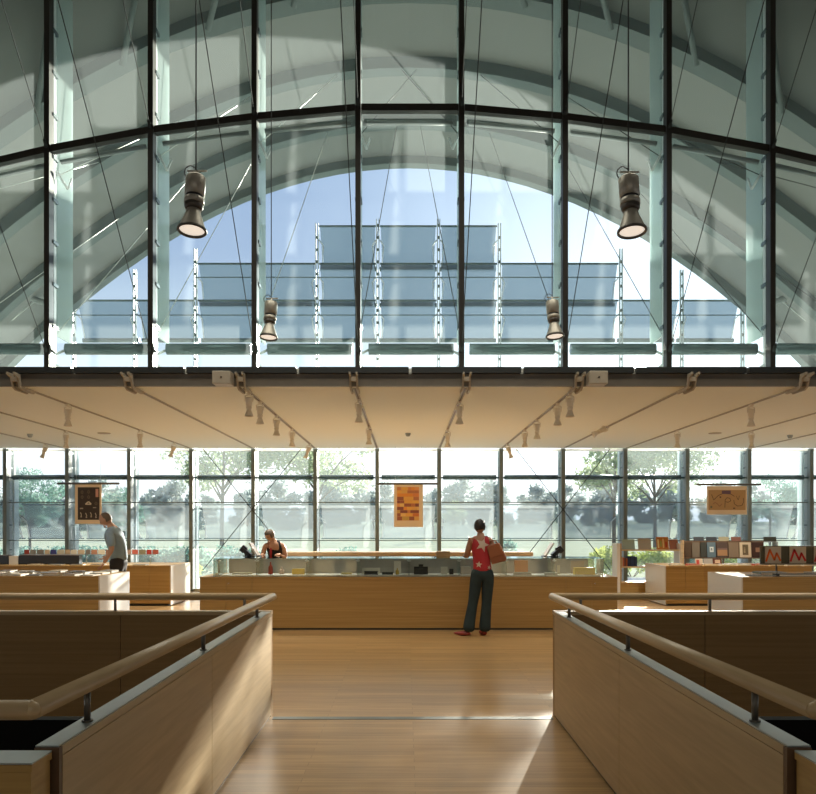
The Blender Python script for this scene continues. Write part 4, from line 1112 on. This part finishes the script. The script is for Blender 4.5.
# ---- man leaning over the front left table (seen from his left side, facing left)
def man():
    e_ = empty('person', (-4.93, 13.42, 0), 'balding man in pale blue shirt leaning over the front left table', 'person')
    J = {
        'pel': ((.06, 0, 1.02), (.125, .14)), 'waist': ((.045, 0, 1.15), (.11, .135)), 'chest': ((.0, 0, 1.34), (.125, .16)), 'upch': ((-.035, 0, 1.48), (.10, .165)),
        'neckb': ((-.075, 0, 1.58), .062), 'neck': ((-.115, 0, 1.635), .056),
        'shF': ((-.03, -.19, 1.48), .06), 'elF': ((.03, -.24, 1.20), .046), 'wrF': ((-.07, -.33, .97), .031),
        'shB': ((-.03, .19, 1.48), .06), 'elB': ((.02, .24, 1.20), .046), 'wrB': ((-.18, .10, 1.08), .031),
        'hipF': ((.055, -.085, .92), .10), 'knF': ((.02, -.09, .51), .068), 'anF': ((.05, -.10, .09), .045), 'toF': ((-.10, -.11, .04), .035),
        'hipB': ((.055, .085, .92), .10), 'knB': ((.03, .09, .51), .068), 'anB': ((.08, .10, .09), .045), 'toB': ((-.07, .11, .04), .035),
    }
    E = [('pel', 'waist'), ('waist', 'chest'), ('chest', 'upch'), ('upch', 'neckb'), ('neckb', 'neck'), ('upch', 'shF'), ('shF', 'elF'), ('elF', 'wrF'), ('upch', 'shB'), ('shB', 'elB'), ('elB', 'wrB'),
         ('pel', 'hipF'), ('hipF', 'knF'), ('knF', 'anF'), ('anF', 'toF'), ('pel', 'hipB'), ('hipB', 'knB'), ('knB', 'anB'), ('anB', 'toB')]
    skin_mesh('body', J, E, M['skin'], e_)
    head(e_, Vector((-.165, 0, 1.69)), .235, M['hairbrown'], M['skin'], Matrix.Rotation(R(90), 4, 'Z') @ Matrix.Rotation(R(-38), 4, 'X'), hair='bald')
    T = {'a0': ((.058, 0, .97), (.142, .160)), 'a': ((.055, 0, 1.07), (.140, .158)), 'b': ((.045, 0, 1.17), (.13, .155)), 'c': ((.0, 0, 1.34), (.142, .178)), 'd': ((-.035, 0, 1.48), (.115, .18)), 'n': ((-.075, 0, 1.565), (.075, .078)),
         'sf': ((-.03, -.195, 1.475), .078), 'mf': ((.01, -.225, 1.33), .072), 'ef': ((.028, -.238, 1.22), .070), 'sb': ((-.03, .195, 1.475), .078), 'mb': ((.0, .225, 1.33), .072), 'eb': ((.015, .238, 1.22), .070)}
    skin_mesh('shirt', T, [('a0', 'a'), ('a', 'b'), ('b', 'c'), ('c', 'd'), ('d', 'n'), ('d', 'sf'), ('sf', 'mf'), ('mf', 'ef'), ('d', 'sb'), ('sb', 'mb'), ('mb', 'eb')], M['shirt'], e_, label='pale blue grey short sleeved shirt')
    T = {'w': ((.055, 0, 1.09), (.132, .15)), 'p': ((.06, 0, 1.0), (.14, .155)), 'hf': ((.055, -.088, .9), .112), 'kf': ((.02, -.09, .51), .085), 'af': ((.05, -.10, .08), .072), 'hb': ((.055, .088, .9), .112), 'kb': ((.03, .09, .51), .085), 'ab': ((.08, .10, .08), .072)}
    skin_mesh('trousers', T, [('w', 'p'), ('p', 'hf'), ('hf', 'kf'), ('kf', 'af'), ('p', 'hb'), ('hb', 'kb'), ('kb', 'ab')], M['trous'], e_, root=1)
    for y, x in ((-.10, .05), (.10, .08)):
        s_ = MB(); ell(s_, (x - .07, y, .04), (.14, .045, .042), None, 16, 10, lambda v: Vector((v.x, v.y, max(v.z, -.9)))); s_.build('shoe', M['black'], e_, raw=True)
    hand(e_, (-.07, -.33, .97), (-.45, -.25, -.8), (-.7, .2, .2), M['skin'], 1.05, .7, 1)
    hand(e_, (-.18, .10, 1.08), (-.7, -.2, -.6), (-.4, 0, .8), M['skin'], 1.05, .7, -1)
man()

# ---- cashier behind the counter
def cashier():
    e_ = empty('person', (-2.33, 13.72, 0), 'cashier with short hair and black sleeveless top behind the counter', 'person')
    J = {
        'pel': ((.05, .08, .88), (.14, .11)), 'waist': ((.045, .05, 1.0), (.118, .09)), 'chest': ((.03, .0, 1.15), (.135, .10)), 'upch': ((.02, -.04, 1.255), (.135, .08)),
        'neckb': ((.01, -.06, 1.33), .052), 'neck': ((-.01, -.08, 1.375), .046),
        'shL': ((-.13, -.05, 1.25), .052), 'elL': ((-.18, -.08, 1.03), .038), 'wrL': ((-.13, -.30, 1.11), .026),
        'shR': ((.17, -.03, 1.25), .052), 'elR': ((.225, -.04, 1.02), .038), 'wrR': ((.13, -.28, 1.11), .026),
        'hipL': ((-.035, .08, .80), .10), 'knL': ((-.04, .04, .45), .06), 'anL': ((-.04, .08, .08), .04), 'hipR': ((.125, .08, .80), .10), 'knR': ((.13, .04, .45), .06), 'anR': ((.13, .08, .08), .04)}
    E = [('pel', 'waist'), ('waist', 'chest'), ('chest', 'upch'), ('upch', 'neckb'), ('neckb', 'neck'), ('upch', 'shL'), ('shL', 'elL'), ('elL', 'wrL'), ('upch', 'shR'), ('shR', 'elR'), ('elR', 'wrR'),
         ('pel', 'hipL'), ('hipL', 'knL'), ('knL', 'anL'), ('pel', 'hipR'), ('hipR', 'knR'), ('knR', 'anR')]
    skin_mesh('body', J, E, M['skin'], e_)
    head(e_, Vector((-.045, -.11, 1.42)), .20, M['hairbrown'], M['skin'], Matrix.Rotation(R(145), 4, 'Z') @ Matrix.Rotation(R(-28), 4, 'X'))
    T = {'a0': ((.05, .07, .83), (.15, .12)), 'a': ((.05, .07, .92), (.148, .12)), 'b': ((.045, .05, 1.0), (.132, .105)), 'c': ((.03, .0, 1.15), (.15, .115)), 'd': ((.02, -.035, 1.24), (.145, .105)), 'sl': ((-.095, -.05, 1.285), (.06, .058)), 'sr': ((.135, -.035, 1.285), (.06, .058))}
    skin_mesh('black_top', T, [('a0', 'a'), ('a', 'b'), ('b', 'c'), ('c', 'd'), ('d', 'sl'), ('d', 'sr')], M['blacktop'], e_, label='black sleeveless top')
    T = {'w': ((.05, .08, .93), (.15, .12)), 'p': ((.05, .08, .86), (.152, .122)), 'hl': ((-.035, .08, .78), .112), 'kl': ((-.04, .04, .45), .075), 'al': ((-.04, .08, .08), .065), 'hr': ((.125, .08, .78), .112), 'kr': ((.13, .04, .45), .075), 'ar': ((.13, .08, .08), .065)}
    skin_mesh('trousers', T, [('w', 'p'), ('p', 'hl'), ('hl', 'kl'), ('kl', 'al'), ('p', 'hr'), ('hr', 'kr'), ('kr', 'ar')], M['trous'], e_, root=1)
    for x in (-.04, .13):
        s_ = MB(); ell(s_, (x, .03, .035), (.04, .12, .036), None, 16, 10, lambda v: Vector((v.x, v.y, max(v.z, -.95)))); s_.build('shoe', M['black'], e_, raw=True)
    hand(e_, (-.13, -.30, 1.11), (.1, -1, -.05), (0, 0, -1), M['skin'], .92, .7, 1)
    hand(e_, (.13, -.28, 1.11), (-.1, -1, -.05), (0, 0, -1), M['skin'], .92, .7, -1)
    sc = MB(); T = Matrix.Translation((-.02, -.135, 1.13)); ell(sc, (0, 0, 0), (.022, .012, .085), T, 10, 8); sc.build('scarf', M['red'], e_, raw=True)
cashier()

# ---------------------------------------------------------------- outside
def zg(x, y):
    t = max(0, y - 30)
    return -.12 + .00 * t + 3.2 * (1 / (1 + math.exp(-(y - 120) / 25))) - 3.2 / (1 + math.exp(90 / 25)) + .25 * math.sin(x * .05) * min(1, t / 60)
MB().box(-16, 16, 19.95, 25.5, -.3, -.06).build('ground_bounce_terrace', M['terrace'], raw=True, kind='structure', label='pale terrace strip added outside the facade to bounce sunlight')  # pale strip added to throw sunlight up onto the flat ceiling
m_ = MB(); nx, ny = 40, 40
ysq = [19.9 + (420 - 19.9) * (j / ny) ** 2 for j in range(ny + 1)]
vs = [((-1 + 2 * i / nx) * (40 + y * 1.1), y, zg((-1 + 2 * i / nx) * (40 + y * 1.1), y)) for y in ysq for i in range(nx + 1)]
m_.add(vs, [(j * (nx + 1) + i, j * (nx + 1) + i + 1, (j + 1) * (nx + 1) + i + 1, (j + 1) * (nx + 1) + i) for j in range(ny) for i in range(nx)], True)
m_.build('ground_lawn', M['grass'], raw=True, kind='structure', label='pale green meadow outside the facade')

def foliage(rng, blobs, n, leaf):
    m_ = MB(); vs = []; fs = []
    tot = sum(b[3] ** 2 for b in blobs)
    for (bx_, by_, bz_, br) in blobs:
        for _ in range(int(n * br * br / tot)):
            d = Vector((rng.gauss(0, 1), rng.gauss(0, 1), rng.gauss(0, 1))).normalized()
            r = br * (rng.random() ** .45) * (1 + .25 * noise.noise(d * 2.1 + Vector((bx_, by_, bz_))))
            c = Vector((bx_, by_, bz_)) + Vector((d.x * r, d.y * r, d.z * r * .8))
            a = Vector((rng.gauss(0, 1), rng.gauss(0, 1), rng.gauss(0, 1))).normalized() * leaf * rng.uniform(.6, 1.2)
            b = a.cross(Vector((rng.gauss(0, 1), rng.gauss(0, 1), rng.gauss(0, 1)))).normalized() * leaf * .5
            k = len(vs); vs += [c - a, c + b * .9, c + a, c - b * .9]; fs.append((k, k + 1, k + 2, k + 3))
    m_.add(vs, fs); return m_
def tree_proto(seed, h, cr, mat, n=5200, leaf=.16, trunk=.16, bl=9, low=.42):
    rng = random.Random(seed)
    e_ = empty('tree', (0, 0, 0))
    blobs = []
    tips = []
    t_ = MB(); z0 = h * .32
    t_.cyl((0, 0, -.3), (0, 0, z0), trunk, 10, trunk * .75).cyl((0, 0, z0), (.1, 0, h * .8), trunk * .75, 8, trunk * .25)
    for i in range(bl):
        a = 2 * math.pi * i / bl * 1.9 + rng.uniform(-.3, .3); rr_ = cr * rng.uniform(.35, .75); zz = h * rng.uniform(low, .86)
        p = Vector((rr_ * math.cos(a), rr_ * math.sin(a), zz)); blobs.append((p.x, p.y, p.z, cr * rng.uniform(.26, .46)))
        st_ = Vector((0, 0, z0 + (zz - z0) * .35)); mid = (st_ + p) / 2 + Vector((0, 0, .2))
        t_.cyl(st_, mid, trunk * .42, 6, trunk * .25).cyl(mid, p, trunk * .25, 6, trunk * .1)
        for q in range(3):
            t_.cyl(mid, p + Vector((rng.uniform(-1, 1), rng.uniform(-1, 1), rng.uniform(-.6, .8))) * cr * .4, trunk * .14, 5, .01)
    blobs.append((0, 0, h * .9, cr * .38))
    t_.build('trunk', M['bark'], e_, raw=True)
    foliage(rng, blobs, n, leaf).build('foliage', mat, e_, raw=True)
    return e_
used = {}
def place_tree(key, px, Y, sc, lab, rz=0, grp='trees in the garden', dz=0, cat='tree'):
    if key not in used:
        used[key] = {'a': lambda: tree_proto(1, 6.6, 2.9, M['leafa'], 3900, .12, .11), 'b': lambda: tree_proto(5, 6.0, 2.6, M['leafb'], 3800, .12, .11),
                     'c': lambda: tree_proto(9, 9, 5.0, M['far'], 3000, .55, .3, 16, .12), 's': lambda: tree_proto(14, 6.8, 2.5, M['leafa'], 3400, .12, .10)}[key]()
        o = used[key]
    else: o = copy_tree(used[key])
    x = PX(px, Y); o.location = (x, Y, zg(x, Y) + dz); o.scale = (sc, sc, sc); o.rotation_euler = (0, 0, rz)
    return tag(o, lab, cat, grp)
place_tree('a', 222, 33, 1.0, 'leafy green tree seen left behind the cashier')
place_tree('a', 318, 35, 1.0, 'leafy green tree between the cashier and the middle poster', 2.1)
place_tree('b', 30, 44, .8, 'bushy tree at the far left of the facade', 1)
place_tree('b', 128, 60, .75, 'bluish tree beyond the man and dark poster', 3)
place_tree('s', 614, 34, 1.0, 'open leafy tree right of the second cash register', .4)
place_tree('a', 655, 37, .95, 'leafy tree beyond the book shelf on the right', 4)
place_tree('b', 770, 52, .8, 'pale tree beyond the wide tan poster', 5)
place_tree('s', 455, 80, .55, 'small distant tree right of the middle poster', 2)
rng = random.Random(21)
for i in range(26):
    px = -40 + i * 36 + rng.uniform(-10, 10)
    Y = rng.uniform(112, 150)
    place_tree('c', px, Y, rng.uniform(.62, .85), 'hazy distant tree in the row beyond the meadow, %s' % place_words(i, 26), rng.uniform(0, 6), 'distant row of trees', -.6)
# low bushes just outside
def bush_proto(seed, mat):
    rng = random.Random(seed)
    e_ = empty('bush', (0, 0, 0))
    bl = [(rng.uniform(-.8, .8), rng.uniform(-.4, .4), rng.uniform(.3, .75), rng.uniform(.35, .6)) for _ in range(6)]
    foliage(rng, bl, 1500, .09).build('foliage', mat, e_, raw=True)
    t_ = MB()
    for b_ in bl: t_.cyl((0, 0, -.1), (b_[0], b_[1], b_[2]), .02, 6, .008)
    t_.build('stem', M['bark'], e_, raw=True)
    return e_
bp = [bush_proto(3, M['leafb']), bush_proto(4, M['leafy'])]
firstb = [True, True]
bl_ = [(x, 27 + (x * 7 % 4), 0, .95) for x in range(0, 215, 24)] + [(235, 30, 0, .9), (262, 31, 0, .8), (345, 32, 0, .8), (500, 40, 0, .9), (600, 29, 1, .8), (632, 27, 1, .9), (662, 28, 1, .85), (700, 29, 0, .9), (740, 28, 1, .9), (778, 29, 0, .9), (806, 27, 1, .9), (120, 24, 1, .55), (40, 24, 1, .5), (180, 25, 1, .5)]
for i, (px, Y, k, sc) in enumerate(bl_):
    o = bp[k] if firstb[k] else copy_tree(bp[k]); firstb[k] = False
    x = PX(px, Y); o.location = (x, Y, zg(x, Y)); o.scale = (sc * 1.15, sc, sc); o.rotation_euler = (0, 0, i * 1.3)
    if i < 9: lab = 'bluish green bush in the hedge at left, %s of nine' % ORD[i]
    else: lab = '%s bush outside the facade, %s' % (('bluish green', 'yellow green')[k], ['just right of the nine bush hedge', 'behind the cashier', 'between cashier and middle poster', 'right of the woman in red', 'behind the counter right end', 'behind the white shelf side', 'behind the open shelf', 'behind the left books of dark rack', 'under the wide tan poster', 'left of the zigzag prints', 'at the right photo edge', 'low in front of the hedge beside the man', 'low in front of the hedge at far left', 'low by the rear table white end'][i - 9])
    tag(o, lab, 'bush', 'bushes outside the facade')

# ---------------------------------------------------------------- render settings
S.view_settings.view_transform = 'Standard'; S.view_settings.look = 'None'
S.view_settings.gamma = 1; S.view_settings.use_curve_mapping = False
S.view_settings.exposure = 0.0
S.cycles.use_denoising = True
S.cycles.max_bounces = 10; S.cycles.diffuse_bounces = 5; S.cycles.transparent_max_bounces = 40
S.cycles.caustics_reflective = False; S.cycles.caustics_refractive = False
S.cycles.sample_clamp_indirect = 4
